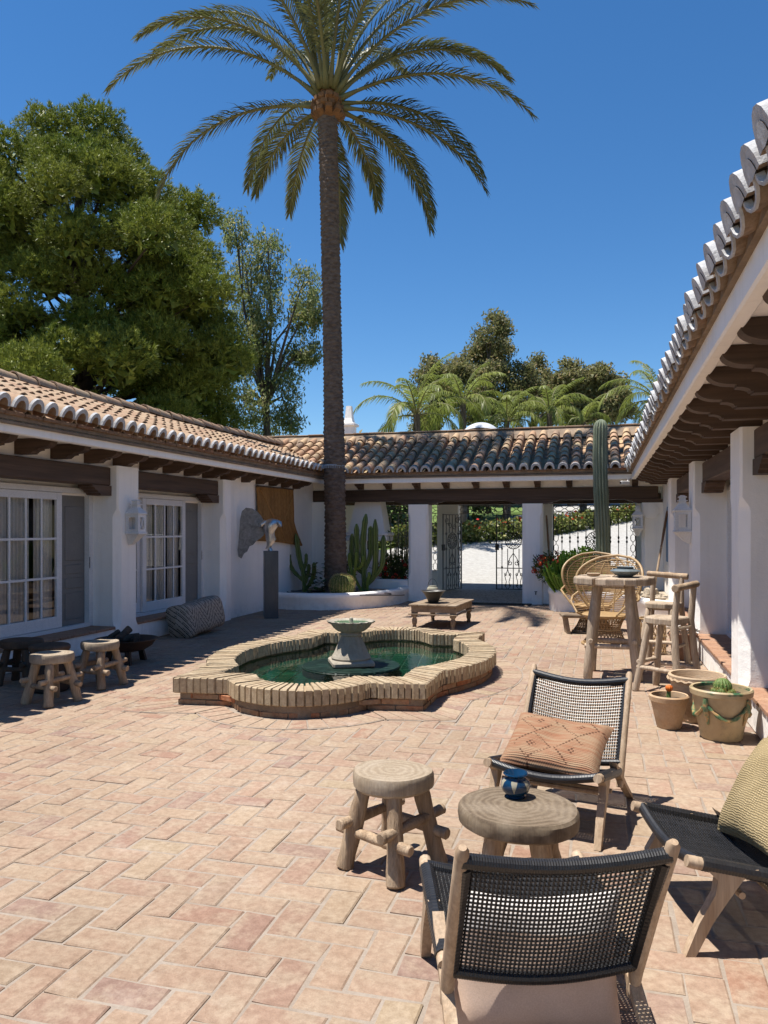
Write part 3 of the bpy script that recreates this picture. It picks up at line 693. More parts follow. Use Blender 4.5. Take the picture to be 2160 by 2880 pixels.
for (x0, x1, ch) in ((-4.23, -3.76, 'ab'), (-1.66, -1.22, 'b'), (.83, 1.3, 'a')):
    part('pillar', pillar(x0, x1, 17.3, 17.74, 2.20, ch, (.55, .66, 1.9, 2.0), .06), M['white'], BB, 30)
    mb = MB(); c = (x0 + x1) / 2
    for s_ in (-1, 1): corbel(mb, 'x', c, c + s_ * .56, 17.335, 17.595, 2.276, .085)
    part('corbel', mb, M['beam_x'], BB)
part('pillar', pillar(-6.62, -6.02, 17.3, 17.8, 2.275, 'b', (.55, .66, 1.9, 2.0), .05), M['white'], BB, 30)
for (x0, x1) in ((-6.9, -6.3), (-4.27, -3.70), (-1.50, -1.22), (.87, 1.6)):
    mb = MB(); mb.bbox((x0, 20.78, 0), (x1, 21.12, 2.30), .012); part('gate_pier', mb, M['white'], BB)
for (x0, x1) in ((-6.3, -4.27), (-1.22, .87)):
    mb = MB(); mb.bbox((x0 - .01, 20.84, 0), (x1 + .01, 21.06, .50), .012); part('grille_wall', mb, M['white'], BB)
mb = MB(); mb.bbox((-6.02, 17.33, 0), (-4.23, 17.52, .485), .02); part('low_wall', mb, M['white'], BB)
mb = MB(); mb.bbox((-1.22, 17.33, 0), (.83, 17.52, .485), .02); part('low_wall', mb, M['white'], BB)
# half-round moulding on the corner pilaster
mb = MB(); mb.lathe([(.17, 0), (.17, .03), (.13, .045), (.0, .045)], (0, 0, 0), 24, cap1=False); mb.xf(Matrix.Translation((1.0, 17.299, 2.02)) @ Matrix.Rotation(PI / 2, 4, 'X')); part('roundel', mb, M['white'], BB, 40)
# roof
rf = MB(); zR = 2.79 + .43 * 2.75
rf.add([(-9, 16.76, 2.80), (3.6, 16.76, 2.80), (3.6, 19.35, zR - .03), (-9, 19.35, zR - .03), (-9, 22.0, 2.88), (3.6, 22.0, 2.88), (-9, 16.76, 2.77), (3.6, 16.76, 2.77), (3.6, 22, 2.77), (-9, 22, 2.77)], [(0, 1, 2, 3), (3, 2, 5, 4), (0, 6, 7, 1), (4, 5, 8, 9), (6, 9, 8, 7)])
RFB = part('roof', rf, M['mortar'], BB)
x = -6.0; rn = random.Random(4)
while x < .6:
    L = rn.uniform(.25, .30); mb = MB(); mb.bbox((x + .005, 16.735 + rn.uniform(-.012, .012), 2.866), (x + L - .005, 17.0, 2.905 + rn.uniform(-.003, .003)), .007); part('eave_brick', mb, M['eavebrick'], RFB); x += L
mb = MB(); mb.box((-6.0, 16.77, 2.82), (.65, 17.0, 2.875)); part('eave_mortar', mb, M['mortar'], RFB)
def keepb(x, y): return zb(y) > zl(x) - .03 and zb(y) > zr(x) - .03 and y < 19.0
roof(RFB, (-9.0, 16.67, 2.82), (1, 0), (0, 1), math.atan(.43), 47, 8, .2655, .325, 'tile', keepb, lambda p, r: True, lambda p, r: True, rn)
mb = MB(); mb.add([(-9, 18.85, zR - .17), (3.6, 18.85, zR - .17), (3.6, 19.22, zR + .10), (-9, 19.22, zR + .10), (-9, 19.5, zR + .10), (3.6, 19.5, zR + .1), (-9, 19.9, zR - .2), (3.6, 19.9, zR - .2)], [(0, 1, 2, 3), (3, 2, 5, 4), (4, 5, 7, 6)]); part('ridge_mortar', mb, M['mortar'], RFB)
for i in range(30):
    mb = MB(); x = -8.6 + .41 * i; mb.bbox((x, 19.16 + rn.uniform(-.02, .02), zR + .102), (x + .402, 19.56, zR + .135 + rn.uniform(-.008, .008)), .008); part('ridge_tile', mb, M['tilepale'], RFB)
# chimney and roof dish
CH = thing('chimney', 'slim white chimney with a pointed cap behind the palm trunk', 'chimney', (-6.48, 19.9, 3.9))
mb = MB(); mb.box((-6.63, 19.75, 3.4), (-6.33, 20.05, 4.38)); mb.bbox((-6.69, 19.69, 4.38), (-6.27, 20.11, 4.45), .01); part('stack', mb, M['white'], CH)
mb = MB(); mb.loft([[(-6.48 + a * .19 * math.cos(t), 19.9 + a * .19 * math.sin(t), z) for t in (PI/4, 3*PI/4, 5*PI/4, 7*PI/4)] for a, z in ((1, 4.45), (.72, 4.60), (.5, 4.92))]); part('cap', mb, M['white'], CH)
mb = MB(); mb.lathe([(.58 * math.sin(t), .58 * (1 - math.cos(t))) for t in [.02 + .15 * k for k in range(8)]], (0, 0, 0), 28, cap1=False); mb.xf(Matrix.Translation((-2.9, 19.75, 4.30)) @ Matrix.Rotation(R(165), 4, 'X'))
mb.tube([(-2.9, 19.75, 4.05), (-2.9, 19.75, 4.2)], .03, 8)
solo('roof_dish', mb, mk('grey_dish', (.60, .62, .64), None, .5, bump=0), 'pale round dish just showing above the back roof ridge', 'dish', smooth=40)
# hood of the corner fireplace behind the cactus
HD = thing('fireplace', 'white plaster chimney breast in the corner behind the palm', 'fireplace', (-5.3, 17.75, 0))
mb = MB(); mb.box((-5.75, 17.55, 0), (-4.95, 18.1, 1.15)); part('hearth_wall', mb, M['white'], HD)
mb = MB(); mb.bbox((-5.80, 17.53, 1.36), (-4.80, 18.15, 1.48), .02); mb.bbox((-5.83, 17.51, 1.481), (-4.77, 18.15, 1.56), .02); part('mantel', mb, M['white'], HD)
mb = MB(); mb.loft([[(-5.75, 17.56, 1.56), (-4.85, 17.56, 1.56), (-4.85, 18.1, 1.56), (-5.75, 18.1, 1.56)], [(-5.5, 17.66, 2.7), (-5.05, 17.66, 2.7), (-5.05, 18.1, 2.7), (-5.5, 18.1, 2.7)]]); part('hood', mb, M['white'], HD)
# porch paving
mb = MB(); mb.add([(-6.9, 17.4, .001), (1.6, 17.4, .001), (1.6, 21.3, .001), (-6.9, 21.3, .001)], [(0, 1, 2, 3)])
b = NB('pebble_paving'); v = b.coord(world=True); vo = b.node('ShaderNodeTexVoronoi', {0: v, 'Scale': 22.0}); col = b.ramp(vo.outputs['Distance'], [(0, (.58, .51, .44)), (.45, (.44, .38, .32)), (.8, (.24, .20, .17))]); b.bump(vo.outputs['Distance'], .5, .01); M['pebble'] = b.fin(col, .8)
struct('porch_paving', mb, M['pebble'])
mb = MB(); 
for k in range(44): mb.box((-3.70 + .0505 * k, 17.02, .004), (-3.70 + .0505 * k + .032, 17.24, .016))
mb.box((-3.72, 16.99, .002), (-1.45, 17.02, .018)); mb.box((-3.72, 17.24, .002), (-1.45, 17.27, .018)); mb.box((-3.72, 17.02, .0005), (-1.45, 17.24, .003))
solo('drain_grate', mb, M['ironblack'], 'long black slotted drain grate in front of the gate', 'drain')
# ================================================================ TREES
FWD = Vector((-sn, cs, 0)); RGT = Vector((cs, sn, 0))
def at(px, py, d):        # point at depth d seen at photo pixel (used once to lay the place out)
    return FWD * d + RGT * ((px - 1080) / 2200 * d) + Vector((0, 0, 1.65 - (py - 1487) * d / 2200))
M['frond'] = leafmat('date_palm_leaflet', (.10, .112, .038), (.14, .145, .055), None, .28, .38, .8, .28)
M['frondq'] = leafmat('queen_palm_leaflet', (.15, .19, .04), (.22, .25, .055), None, .45, .45, .5, .35)
M['rachis'] = mk('palm_rachis', (.20, .19, .07), (.16, .14, .06), .6, 4, bump=.1)
M['boot'] = mk('orange_palm_boot', (.27, .13, .05), (.15, .075, .035), .8, 8, bump=.6, bd=.01, dirt=(.12, .08, .05))
M['palmbark'] = mk('palm_trunk_bark', (.20, .142, .105), (.10, .068, .05), .92, 9, (1, 1, 2.2), 6, 1.0, .02, 0, 34, dirt=(.20, .155, .12))
M['bark'] = mk('grey_bark', (.14, .115, .09), (.075, .06, .048), .9, 4, (3, 3, .6), 5, .8, .02)
M['pinebark'] = mk('pine_bark', (.09, .065, .05), (.05, .036, .028), .9, 4, bump=.8, bd=.03)
M['pine'] = leafmat('pine_needles', (.125, .175, .026), (.215, .245, .04), (.255, .275, .055), .25, .5, .45, .32)
M['euc'] = leafmat('eucalyptus_leaf', (.18, .225, .075), (.24, .27, .10), (.30, .27, .12), .5, .5, .35, .3)
M['eucd'] = leafmat('dark_broad_leaf', (.17, .175, .065), (.22, .215, .085), (.26, .20, .10), .45, .55, .25, .3)

def frond_geo(base, az, e0, L, bend, nl=70, ll=.5, wl=.026, rn=None, droop=.25, vee=.45, n=18, rr=.022):
    """returns (rachis pts, leaflet verts, leaflet faces)"""
    e0 = R(e0); bend = R(bend); p = np.array(base, float); pts = [p.copy()]; T = []
    h = np.array([math.cos(az), math.sin(az), 0]); side = np.array([-h[1], h[0], 0]); tw = rn.uniform(-.15, .15)
    for k in range(n):
        s = (k + .5) / n; e = e0 - bend * s ** 1.35
        t = h * math.cos(e) + np.array([0, 0, math.sin(e)]) + side * tw * s * .5; t /= np.linalg.norm(t)
        p = p + t * L / n; pts.append(p.copy()); T.append(t)
    T.append(T[-1]); pts = np.array(pts); T = np.array(T); V = []; F = []
    for i in range(nl):
        s = .14 + .86 * (i + rn.random() * .6) / nl; k = min(n - 1, int(s * n)); f = s * n - k
        c = pts[k] * (1 - f) + pts[k + 1] * f; t = T[k]; sd = side + 0; up = np.cross(t, sd); up = up / np.linalg.norm(up)
        if up[2] < 0: up = -up
        lr = ll * (min(1, .35 + 2.6 * (s - .12)) * (1 - .62 * max(0, (s - .45) / .55) ** 1.6)) * rn.uniform(.85, 1.12)
        ang = R(62 - 38 * s) + rn.uniform(-.1, .1)
        for sg in (-1, 1):
            v = vee * (1 if i % 2 else .35) + rn.uniform(-.15, .15)
            d = t * math.cos(ang) + (sd * sg * math.cos(v) + up * math.sin(v)) * math.sin(ang); d /= np.linalg.norm(d)
            w = np.cross(d, up); w /= np.linalg.norm(w) + 1e-9; tilt = rn.uniform(-.6, .6); w = w * math.cos(tilt) + up * math.sin(tilt)
            m = c + d * lr * .55 - np.array([0, 0, droop * lr * .12]); e = c + d * lr * .98 - np.array([0, 0, droop * lr * .6])
            o = len(V); V += [c - w * wl * .3, c + w * wl * .3, m - w * wl * .5, m + w * wl * .5, e]
            F += [(o, o + 1, o + 3), (o, o + 3, o + 2), (o + 2, o + 3, o + 4)]
    return pts, np.array(V), np.array(F)
def make_frond(parent, base, az, e0, L, bend, rn, mat, nl=70, ll=.5, wl=.026, droop=.25, rr=.022, boot=True, vee=.45, name='frond'):
    pts, V, F = frond_geo(base, az, e0, L, bend, nl, ll, wl, rn, droop, vee)
    mb = MB(); rad = [rr * (2.6 if k == 0 and boot else 1.9 if k == 1 and boot else 1.35 - 1.1 * k / len(pts)) for k in range(len(pts))]
    mb.tube(pts, rad, 6); mv = np.array([tuple(v) for v in mb.v]); tri = []
    for f in mb.f:
        for q in range(1, len(f) - 1): tri.append((f[0], f[q], f[q + 1]))
    tri = np.array(tri); vv = np.vstack([mv, V]); ff = np.vstack([tri, F + len(mv)]); mi = [1] * len(tri) + [0] * len(F)
    po = wloc(parent); me = npmesh(name, vv - np.array(po), ff, [M[mat], M['rachis']], False, mi)
    return link(name, me, parent)

# ---- the tall palm
PB = Vector((-5.58, 16.2, .2)); PT = at(921, 318, 16.9)
PALM = thing('palm_tree', 'tall date palm with a ringed brown trunk in the curved white planter', 'palm tree', tuple(PB))
nz, na = 420, 40; hgt = PT.z - PB.z; vs = []
rp = random.Random(2)
for k in range(nz + 1):
    t = k / nz; z = PB.z + hgt * t
    r = .180 + .08 * math.exp(-t * 7) + .02 * math.exp(-((t - .30) / .1) ** 2) + .03 * max(0, t - .93) / .07
    cx = PB.x + (PT.x - PB.x) * (t ** 1.6); cy = PB.y + (PT.y - PB.y) * t
    for i in range(na):
        a = 2 * PI * i / na; row = z / .092 + .30 * math.sin(a * 3 + int(z / .5) * 1.7) + a / (2 * PI)
        fr_ = row - math.floor(row); cell = math.floor(row); u = (a / (2 * PI) * 11 + cell * .5); bp = abs((u - math.floor(u)) - .5) * 2
        amp = (.036 * (1 - math.exp(-(t + .02) * 14)) + .008); h = amp * ((1 - fr_) ** .7) * (1 - .55 * bp ** 3)
        rr_ = r + h - .006 + .006 * math.sin(cell * 12.9 + u * 3.1)
        vs.append((cx + rr_ * math.cos(a), cy + rr_ * math.sin(a), z))
fs = [(k * na + i, k * na + (i + 1) % na, (k + 1) * na + (i + 1) % na, (k + 1) * na + i) for k in range(nz) for i in range(na)]
link('trunk', npmesh('trunk', np.array(vs) - np.array(PB), np.array(fs), M['palmbark'], True), PALM)
mb = MB(); rp = random.Random(9)
for lay in range(3):
    for i in range(11):
        a = 2 * PI * (i + .5 * (lay % 2)) / 11 + rp.uniform(-.1, .1); z = PT.z - .10 + lay * .13; r0 = .21 + .01 * lay
        d = Vector((math.cos(a), math.sin(a), 0)); o = Vector((PT.x, PT.y, z)); t_ = Vector((-d.y, d.x, 0)); L = rp.uniform(.07, .15) + (.04 if lay == 0 else 0)
        q = [o + d * r0 * .7 + t_ * .10 - Vector((0, 0, .10)), o + d * r0 * .7 - t_ * .10 - Vector((0, 0, .10)), o + d * (r0 + L) - t_ * .065 + Vector((0, 0, .05)), o + d * (r0 + L) + t_ * .065 + Vector((0, 0, .05))]
        q2 = [p + Vector((0, 0, .085)) for p in q]; mb.loft([q, q2])
part('cut_leaf_bases', mb, M['boot'], PALM)
mb = MB(); bc = PB.lerp(PT, (3.02 - PB.z) / (PT.z - PB.z))
mb.tube([(bc.x + .225 * math.cos(2 * PI * k / 28), bc.y + .225 * math.sin(2 * PI * k / 28), 3.02) for k in range(29)], .018, 6, False)
for k in range(36): a = 2 * PI * k / 36; mb.box((bc.x + .235 * math.cos(a) - .006, bc.y + .235 * math.sin(a) - .006, 2.955), (bc.x + .235 * math.cos(a) + .006, bc.y + .235 * math.sin(a) + .006, 3.02))
part('metal_band', mb, mk('galvanised_band', (.36, .38, .40), (.28, .30, .31), .45, 6, bump=.1), PALM)
mb = MB(); mb.lathe([(.22, -.1), (.22, .15), (.17, .45), (.10, .8), (.02, 1.0)], (PT.x, PT.y, PT.z), 16); part('crown_heart', mb, M['boot'], PALM, True)
A0 = math.atan2(RGT.y, RGT.x)
fl = [(178, 42, 5.3, 92), (171, 58, 4.8, 105), (186, 56, 4.5, 98), (182, 4, 4.3, 74), (128, 30, 3.9, 100), (133, 6, 2.9, 72), (160, 66, 4.9, 80),
      (2, 42, 4.3, 88), (-6, 24, 4.6, 74), (9, 14, 3.9, 78), (1, -4, 3.9, 60), (14, -16, 3.2, 62), (58, -4, 2.6, 76), (83, -24, 3.0, 60), (40, 4, 3.9, 80), (4, 62, 5.0, 66), (-14, 50, 4.8, 80),
      (200, 76, 4.8, 42), (150, 79, 5, 36), (270, 82, 5, 46), (248, 70, 4.7, 70), (292, 69, 4.7, 72), (30, 73, 5, 48), (340, 70, 4.9, 56), (92, 76, 5, 34), (62, 60, 4.9, 64), (118, 60, 4.9, 66), (222, 66, 4.6, 72), (315, 64, 4.7, 78), (95, 35, 4.4, 90), (110, 12, 3.6, 80), (20, 52, 4.8, 76), (265, 60, 4.4, 85), (180, 84, 5, 22), (0, 82, 5, 24)]
rp = random.Random(44)
for az, e0, L, bd in fl:
    a = A0 + R(az); o = PT + Vector((math.cos(a) * .17, math.sin(a) * .17, .12 + .42 * max(0, min(1, e0 / 80))))
    make_frond(PALM, tuple(o), a, e0 + rp.uniform(-3, 3), L * .99, bd, rp, 'frond', 130, .55, .029, .45, .032, True, .5)

# ---- small feather palms beyond the roof
def queen(px, py, d, h, nf, L, label, seed):
    c = at(px, py, d); rp = random.Random(seed); gz = terr(c.y) - .05
    T_ = thing('feather_palm', label, 'palm tree', (c.x, c.y, gz), group='feather palms beyond the back roof')
    mb = MB(); mb.tube([(c.x, c.y, gz), (c.x + .03, c.y, (gz + c.z) / 2), (c.x, c.y, c.z + .1)], [.2, .16, .13], 10); part('trunk', mb, M['bark'], T_, True)
    for i in range(nf):
        a = 2 * PI * i / nf * 2.618 + rp.uniform(-.3, .3); e = 80 - 62 * (i / nf) + rp.uniform(-8, 8)
        make_frond(T_, tuple(c), a, e, L * rp.uniform(.85, 1.1), 70 + 70 * (i / nf) + rp.uniform(-10, 15), rp, 'frondq', 52, .58, .04, 1.0, .026, False, .1)
queen(1172, 1172, 30, 6, 15, 2.8, 'bright green feather palm with arching fronds, leftmost above the back roof', 1)
queen(1302, 1140, 35, 6, 14, 2.7, 'tall pale-trunked feather palm second from the left above the back roof', 2)
queen(1425, 1190, 37, 5, 14, 2.5, 'low yellow-green feather palm just right of the roof dish', 3)
queen(1545, 1168, 38, 5, 15, 2.6, 'feather palm with upright fronds above the middle of the back roof', 4)
queen(1640, 1195, 39, 5, 12, 2.2, 'small feather palm rising left of the tall column cactus', 5)
queen(1850, 1130, 34, 6, 15, 3.0, 'feather palm half hidden by the right-hand eave', 6)

# ---- leaf-cloud trees
def leaf_cloud(clusters, per, ll, lw, rg, droop=.5, sub=10):
    """clusters: (x,y,z,rx,rz); returns verts, faces of small leaf quads"""
    C = []; A = []
    for (x, y, z, rx, rz) in clusters:
        th = rg.uniform(0, 2 * PI, sub); u = rg.uniform(-1, 1, sub); rr = rg.uniform(.45, 1, sub) ** .6
        sc = np.stack([x + rx * rr * np.sqrt(1 - u * u) * np.cos(th), y + rx * rr * np.sqrt(1 - u * u) * np.sin(th), z + rz * rr * u], 1)
        k = rg.integers(0, sub, per); g_ = rg.normal(0, 1, (per, 3)); g_ /= np.maximum(.6, np.linalg.norm(g_, axis=1))[:, None] * 1.0
        C.append(sc[k] + g_ * np.array([rx * .72, rx * .72, rz * .62]) * rg.uniform(.15, 1, (per, 1)))
    C = np.vstack(C); n = len(C)
    d = rg.normal(0, 1, (n, 3)); d[:, 2] -= droop * 1.6; d /= np.linalg.norm(d, axis=1)[:, None]
    w = np.cross(d, rg.normal(0, 1, (n, 3))); w /= np.linalg.norm(w, axis=1)[:, None] + 1e-9
    s = rg.uniform(.7, 1.3, (n, 1)); a = C - d * ll * s * .5; b_ = C + d * ll * s * .5; m1 = C - w * lw * s; m2 = C + w * lw * s
    V = np.stack([a, m1, b_, m2], 1).reshape(-1, 3); Fq = np.arange(4 * n).reshape(-1, 4)
    return V, Fq
def cloud_tree(name, label, cat, base, clusters, branches, per, ll, lw, mat, seed, group=None, droop=.5, sub=10, bark='bark'):
    rg = np.random.default_rng(seed); T_ = thing(name, label, cat, tuple(base), group=group)
    V, Fq = leaf_cloud(clusters, per, ll, lw, rg, droop, sub)
    link('crown', npmesh('crown', V - np.array(base), Fq, M[mat]), T_)
    mb = MB()
    for pts, r0, r1 in branches:
        n = len(pts); mb.tube(pts, [r0 + (r1 - r0) * i / (n - 1) for i in range(n)], 7)
    part('trunk', mb, M[bark], T_, True); return T_
def auto_branches(base, clusters, hub, r, rn, twigs=3):
    B_ = [([base, hub], r, r * .72)]
    for (x, y, z, rx, rz) in clusters:
        tip = Vector((x, y, z + rz * .5)); mid = hub.lerp(tip, .5) + Vector((rn.uniform(-.3, .3), rn.uniform(-.3, .3), rn.uniform(.0, .5)))
        B_.append(([hub - Vector((0, 0, .3)), mid, tip], r * .42, .02))
        for _ in range(twigs):
            q = mid.lerp(tip, rn.uniform(.1, .8)); e = Vector((x + rn.uniform(-rx, rx), y + rn.uniform(-rx, rx), z + rn.uniform(-rz * .6, rz)))
            B_.append(([q, q.lerp(e, .5) + Vector((0, 0, .15)), e], r * .13, .008))
    return B_
# eucalyptus with tall plumes, left of the palm trunk
D = 33; m = D / 2200; rn = random.Random(6)
cl = [(751, 702, 44, 52), (757, 785, 38, 58), (750, 878, 42, 66), (742, 950, 40, 50), (855, 815, 46, 55), (846, 893, 38, 50), (880, 870, 25, 60), (818, 1030, 52, 46), (787, 1117, 52, 60), (703, 863, 32, 66), (660, 650, 38, 55), (690, 770, 40, 62), (640, 920, 50, 70), (660, 1050, 50, 60), (720, 1010, 36, 46), (810, 1185, 46, 36), (700, 1150, 50, 60), (860, 990, 40, 35), (745, 1200, 60, 40), (620, 1150, 45, 50)]
cl = [(*(lambda p: (p.x, p.y, p.z))(at(px, py, D + rn.uniform(-1.2, 1.2))), rx * m, ry * m) for px, py, rx, ry in cl]
hub = at(748, 1120, D); base = Vector((hub.x + .2, hub.y, terr(hub.y) - .05)); 
br = auto_branches(base, cl, hub, .20, rn, 5)
cloud_tree('eucalyptus_tree', 'airy eucalyptus with upright plumes and bare forked branches left of the palm trunk', 'tree', base, cl, br, 1150, .18, .028, 'euc', 3, droop=.9, sub=26)
# trees behind the roof on the right
def bgtree(name, label, cl, D, hubpx, per, ll, lw, mat, seed, rad=.3):
    rn = random.Random(seed); m = D / 2200
    c3 = [(*(lambda p: (p.x, p.y, p.z))(at(px, py, D + rn.uniform(-2, 2))), rx * m, ry * m) for px, py, rx, ry in cl]
    hub = at(*hubpx, D); base = Vector((hub.x, hub.y, terr(hub.y) - .05))
    cloud_tree(name, label, 'tree', base, c3, auto_branches(base, c3, hub, rad, rn, 3), per, ll, lw, mat, seed, 'trees beyond the back roof', .4, 14)
bgtree('broadleaf_tree', 'tallest rounded grey-green tree behind the back roof', [(1384, 935, 46, 42), (1372, 1000, 56, 52), (1338, 1040, 60, 52), (1415, 1010, 40, 55), (1395, 1080, 58, 52), (1330, 1110, 56, 50), (1440, 1120, 50, 50), (1290, 1060, 36, 40), (1370, 1160, 60, 50)], 46, (1385, 1180), 2690, .22, .045, 'eucd', 13, .4)
bgtree('broadleaf_tree', 'low brownish tree behind the two leftmost feather palms', [(1220, 1050, 46, 38), (1255, 1080, 40, 40), (1205, 1100, 36, 40), (1250, 1140, 46, 42), (1190, 1190, 44, 30)], 48, (1230, 1180), 2162, .22, .045, 'eucd', 14)
bgtree('broadleaf_tree', 'thin sparse tree right of the tallest rounded tree', [(1508, 1045, 36, 48), (1470, 1060, 34, 40), (1530, 1085, 36, 42), (1490, 1120, 48, 46), (1540, 1150, 44, 40)], 47, (1500, 1190), 1441, .22, .045, 'eucd', 15)
bgtree('broadleaf_tree', 'round olive-green tree at the left of the right-hand pair', [(1610, 1058, 42, 40), (1580, 1085, 32, 40), (1640, 1090, 34, 42), (1605, 1120, 50, 46), (1630, 1165, 46, 36)], 44, (1610, 1190), 2613, .22, .045, 'eucd', 16)
bgtree('broadleaf_tree', 'round dark tree at the right of the pair, behind the column cactus', [(1692, 1062, 36, 38), (1725, 1095, 38, 44), (1690, 1110, 46, 46), (1745, 1140, 36, 38), (1700, 1160, 52, 40)], 43, (1700, 1190), 2613, .22, .045, 'eucd', 17)

# ---- big pine behind the left wing
PC = Vector((-17.5, 23.4, 0)); prof = [(2.6, 4.2), (5, 4.6), (8, 4.6), (10, 4.4), (12, 3.7), (13.6, 2.7), (14.8, 1.7), (15.6, .7)]
def prad(z):
    for (a, ra), (b_, rb) in zip(prof, prof[1:]):
        if a <= z <= b_: return ra + (rb - ra) * (z - a) / (b_ - a)
    return .5
rg = np.random.default_rng(77); nt_, nn = 1150, 7
def clump_mesh(rg):
    th = rg.uniform(0, 2 * PI, nt_); u = rg.uniform(-.35, 1, nt_); r = rg.uniform(.80, 1, nt_)
    q = np.sqrt(1 - u * u); d = np.stack([q * np.cos(th), q * np.sin(th), u], 1); c = d * r[:, None] * np.array([1, 1, .8])
    c = c * (1 + .14 * np.sin(th * 5 + u * 4) + .12 * np.sin(th * 9 - u * 7))[:, None]
    ax = d + np.array([0, 0, .55]); ax /= np.linalg.norm(ax, axis=1)[:, None]
    nd = np.repeat(ax, nn, 0) + rg.normal(0, .55, (nt_ * nn, 3)); nd /= np.linalg.norm(nd, axis=1)[:, None]
    cc = np.repeat(c, nn, 0); w = np.cross(nd, rg.normal(0, 1, nd.shape)); w /= np.linalg.norm(w, axis=1)[:, None]
    L = rg.uniform(.10, .17, (len(cc), 1)); W_ = .013
    V = np.stack([cc - w * W_, cc + w * W_, cc + nd * L], 1).reshape(-1, 3)
    m_ = 300; q = rg.normal(0, 1, (m_, 3)); q /= np.linalg.norm(q, axis=1)[:, None]; q *= rg.uniform(.25, .70, (m_, 1)); d1 = rg.normal(0, 1, (m_, 3)) * .095; d2 = rg.normal(0, 1, (m_, 3)) * .095
    return np.vstack([V, np.stack([q - d1, q + d1, q + d2], 1).reshape(-1, 3)])
base_cl = [clump_mesh(rg) for _ in range(5)]
PV = []; rp = random.Random(12); cen = []
k = 0
while len(cen) < 128 and k < 40000:
    k += 1; z = rp.uniform(2.4, 15.4); a = rp.uniform(0, 2 * PI); rr_ = prad(z) * (rp.uniform(.62, 1.02)) * (1 + .15 * math.sin(a * 3 + z * .9) + .11 * math.sin(a * 7 + z * 1.7))
    p = Vector((PC.x + rr_ * math.cos(a), PC.y + rr_ * math.sin(a), z))
    if (p - PC).dot(Vector((PC.x, PC.y, 0)).normalized()) > 2.4 and rp.random() < .75: continue
    if all((p - q).length > 1.34 for q in cen): cen.append(p)
for p in cen:
    s = rp.uniform(.85, 1.3) * (1 if p.z < 13 else .85); a = rp.uniform(0, 2 * PI); b_ = base_cl[rp.randrange(5)]
    ca_, sa_ = math.cos(a), math.sin(a); Rm = np.array([[ca_, -sa_, 0], [sa_, ca_, 0], [0, 0, 1]])
    PV.append((b_ @ Rm.T) * s + np.array(p))
V = np.vstack(PV)
PINE = thing('pine_tree', 'big dense green pine rising behind the left wing roof', 'pine tree', tuple(PC))
link('crown', npmesh('crown', V - np.array(PC), np.arange(len(V)).reshape(-1, 3), M['pine']), PINE)
mb = MB(); mb.tube([PC, PC + Vector((.2, 0, 6)), PC + Vector((-.1, .1, 12)), PC + Vector((0, 0, 14.6))], [.42, .34, .2, .05], 12)
for p in cen:
    o = Vector((PC.x, PC.y, max(1.5, p.z - .9 - .18 * (p - Vector((PC.x, PC.y, p.z))).length))); mb.tube([o, o.lerp(p, .55) + Vector((0, 0, -.15)), p], [.09, .06, .02], 5)
part('trunk', mb, M['pinebark'], PINE, True)
# ================================================================ IRON GATE AND GRILLES (drawn in an x-z plane, then set in place)
def spiral(cx, cz, r, a0, turns, sg=1, n=26):
    return [(cx + r * (1 - .80 * k / n) * math.cos(a0 + sg * turns * 2 * PI * k / n), 0, cz + r * (1 - .80 * k / n) * math.sin(a0 + sg * turns * 2 * PI * k / n)) for k in range(n + 1)]
def chain(mb, x0, x1, z0, z1, r=.0095, vertical=True):
    """band of linked hexagons between two rails"""
    w = (x1 - x0) if vertical else (z1 - z0); L = (z1 - z0) if vertical else (x1 - x0); n = max(1, round(L / (w * 1.75))); p = L / n
    T_ = (lambda a, b: (x0 + a, 0, z0 + b)) if vertical else (lambda a, b: (x0 + b, 0, z0 + a))
    for i in range(n):
        b0 = i * p
        for q in ((.5, .04), ):
            hx = [(w * .5, b0 + p * .0), (w * .12, b0 + p * .22), (w * .12, b0 + p * .62), (w * .5, b0 + p * .84), (w * .88, b0 + p * .62), (w * .88, b0 + p * .22), (w * .5, b0)]
            mb.tube([T_(*c) for c in hx], r, 5); mb.tube([T_(w * .5, b0 + p * .84), T_(w * .5, b0 + p)], r, 5)
            mb.tube([T_(0, b0 + p * .42), T_(w * .12, b0 + p * .42)], r, 5); mb.tube([T_(w * .88, b0 + p * .42), T_(w, b0 + p * .42)], r, 5)
def rosette(mb, cx, cz, r):
    mb.tube([(cx + r * math.cos(2 * PI * k / 28), 0, cz + r * math.sin(2 * PI * k / 28)) for k in range(29)], .013, 6)
    for k in range(10):
        a = 2 * PI * k / 10; mb.tube(spiral(cx + r * .78 * math.cos(a), cz + r * .78 * math.sin(a), r * .24, a, 1.1), .010, 5)
    for k in range(6):
        a = 2 * PI * k / 6; mb.tube(spiral(cx + r * .36 * math.cos(a), cz + r * .36 * math.sin(a), r * .26, a + 2, 1.0, -1), .010, 5)
def lyre(mb, cx, z0, h):
    for s_ in (-1, 1):
        mb.tube([(cx + s_ * .012, 0, z0), (cx + s_ * .06, 0, z0 + h * .12), (cx + s_ * .035, 0, z0 + h * .35), (cx + s_ * .075, 0, z0 + h * .62), (cx + s_ * .02, 0, z0 + h * .82), (cx, 0, z0 + h)], .0105, 5)
        mb.tube(spiral(cx + s_ * .055, z0 + h * .70, .04, PI / 2, 1.2, -s_, 14), .009, 5); mb.tube(spiral(cx + s_ * .05, z0 + h * .18, .035, -PI / 2, 1.2, s_, 14), .009, 5)
def place(o, p0, p1):
    o.location = p0; o.rotation_euler = (0, 0, math.atan2(p1[1] - p0[1], p1[0] - p0[0]))
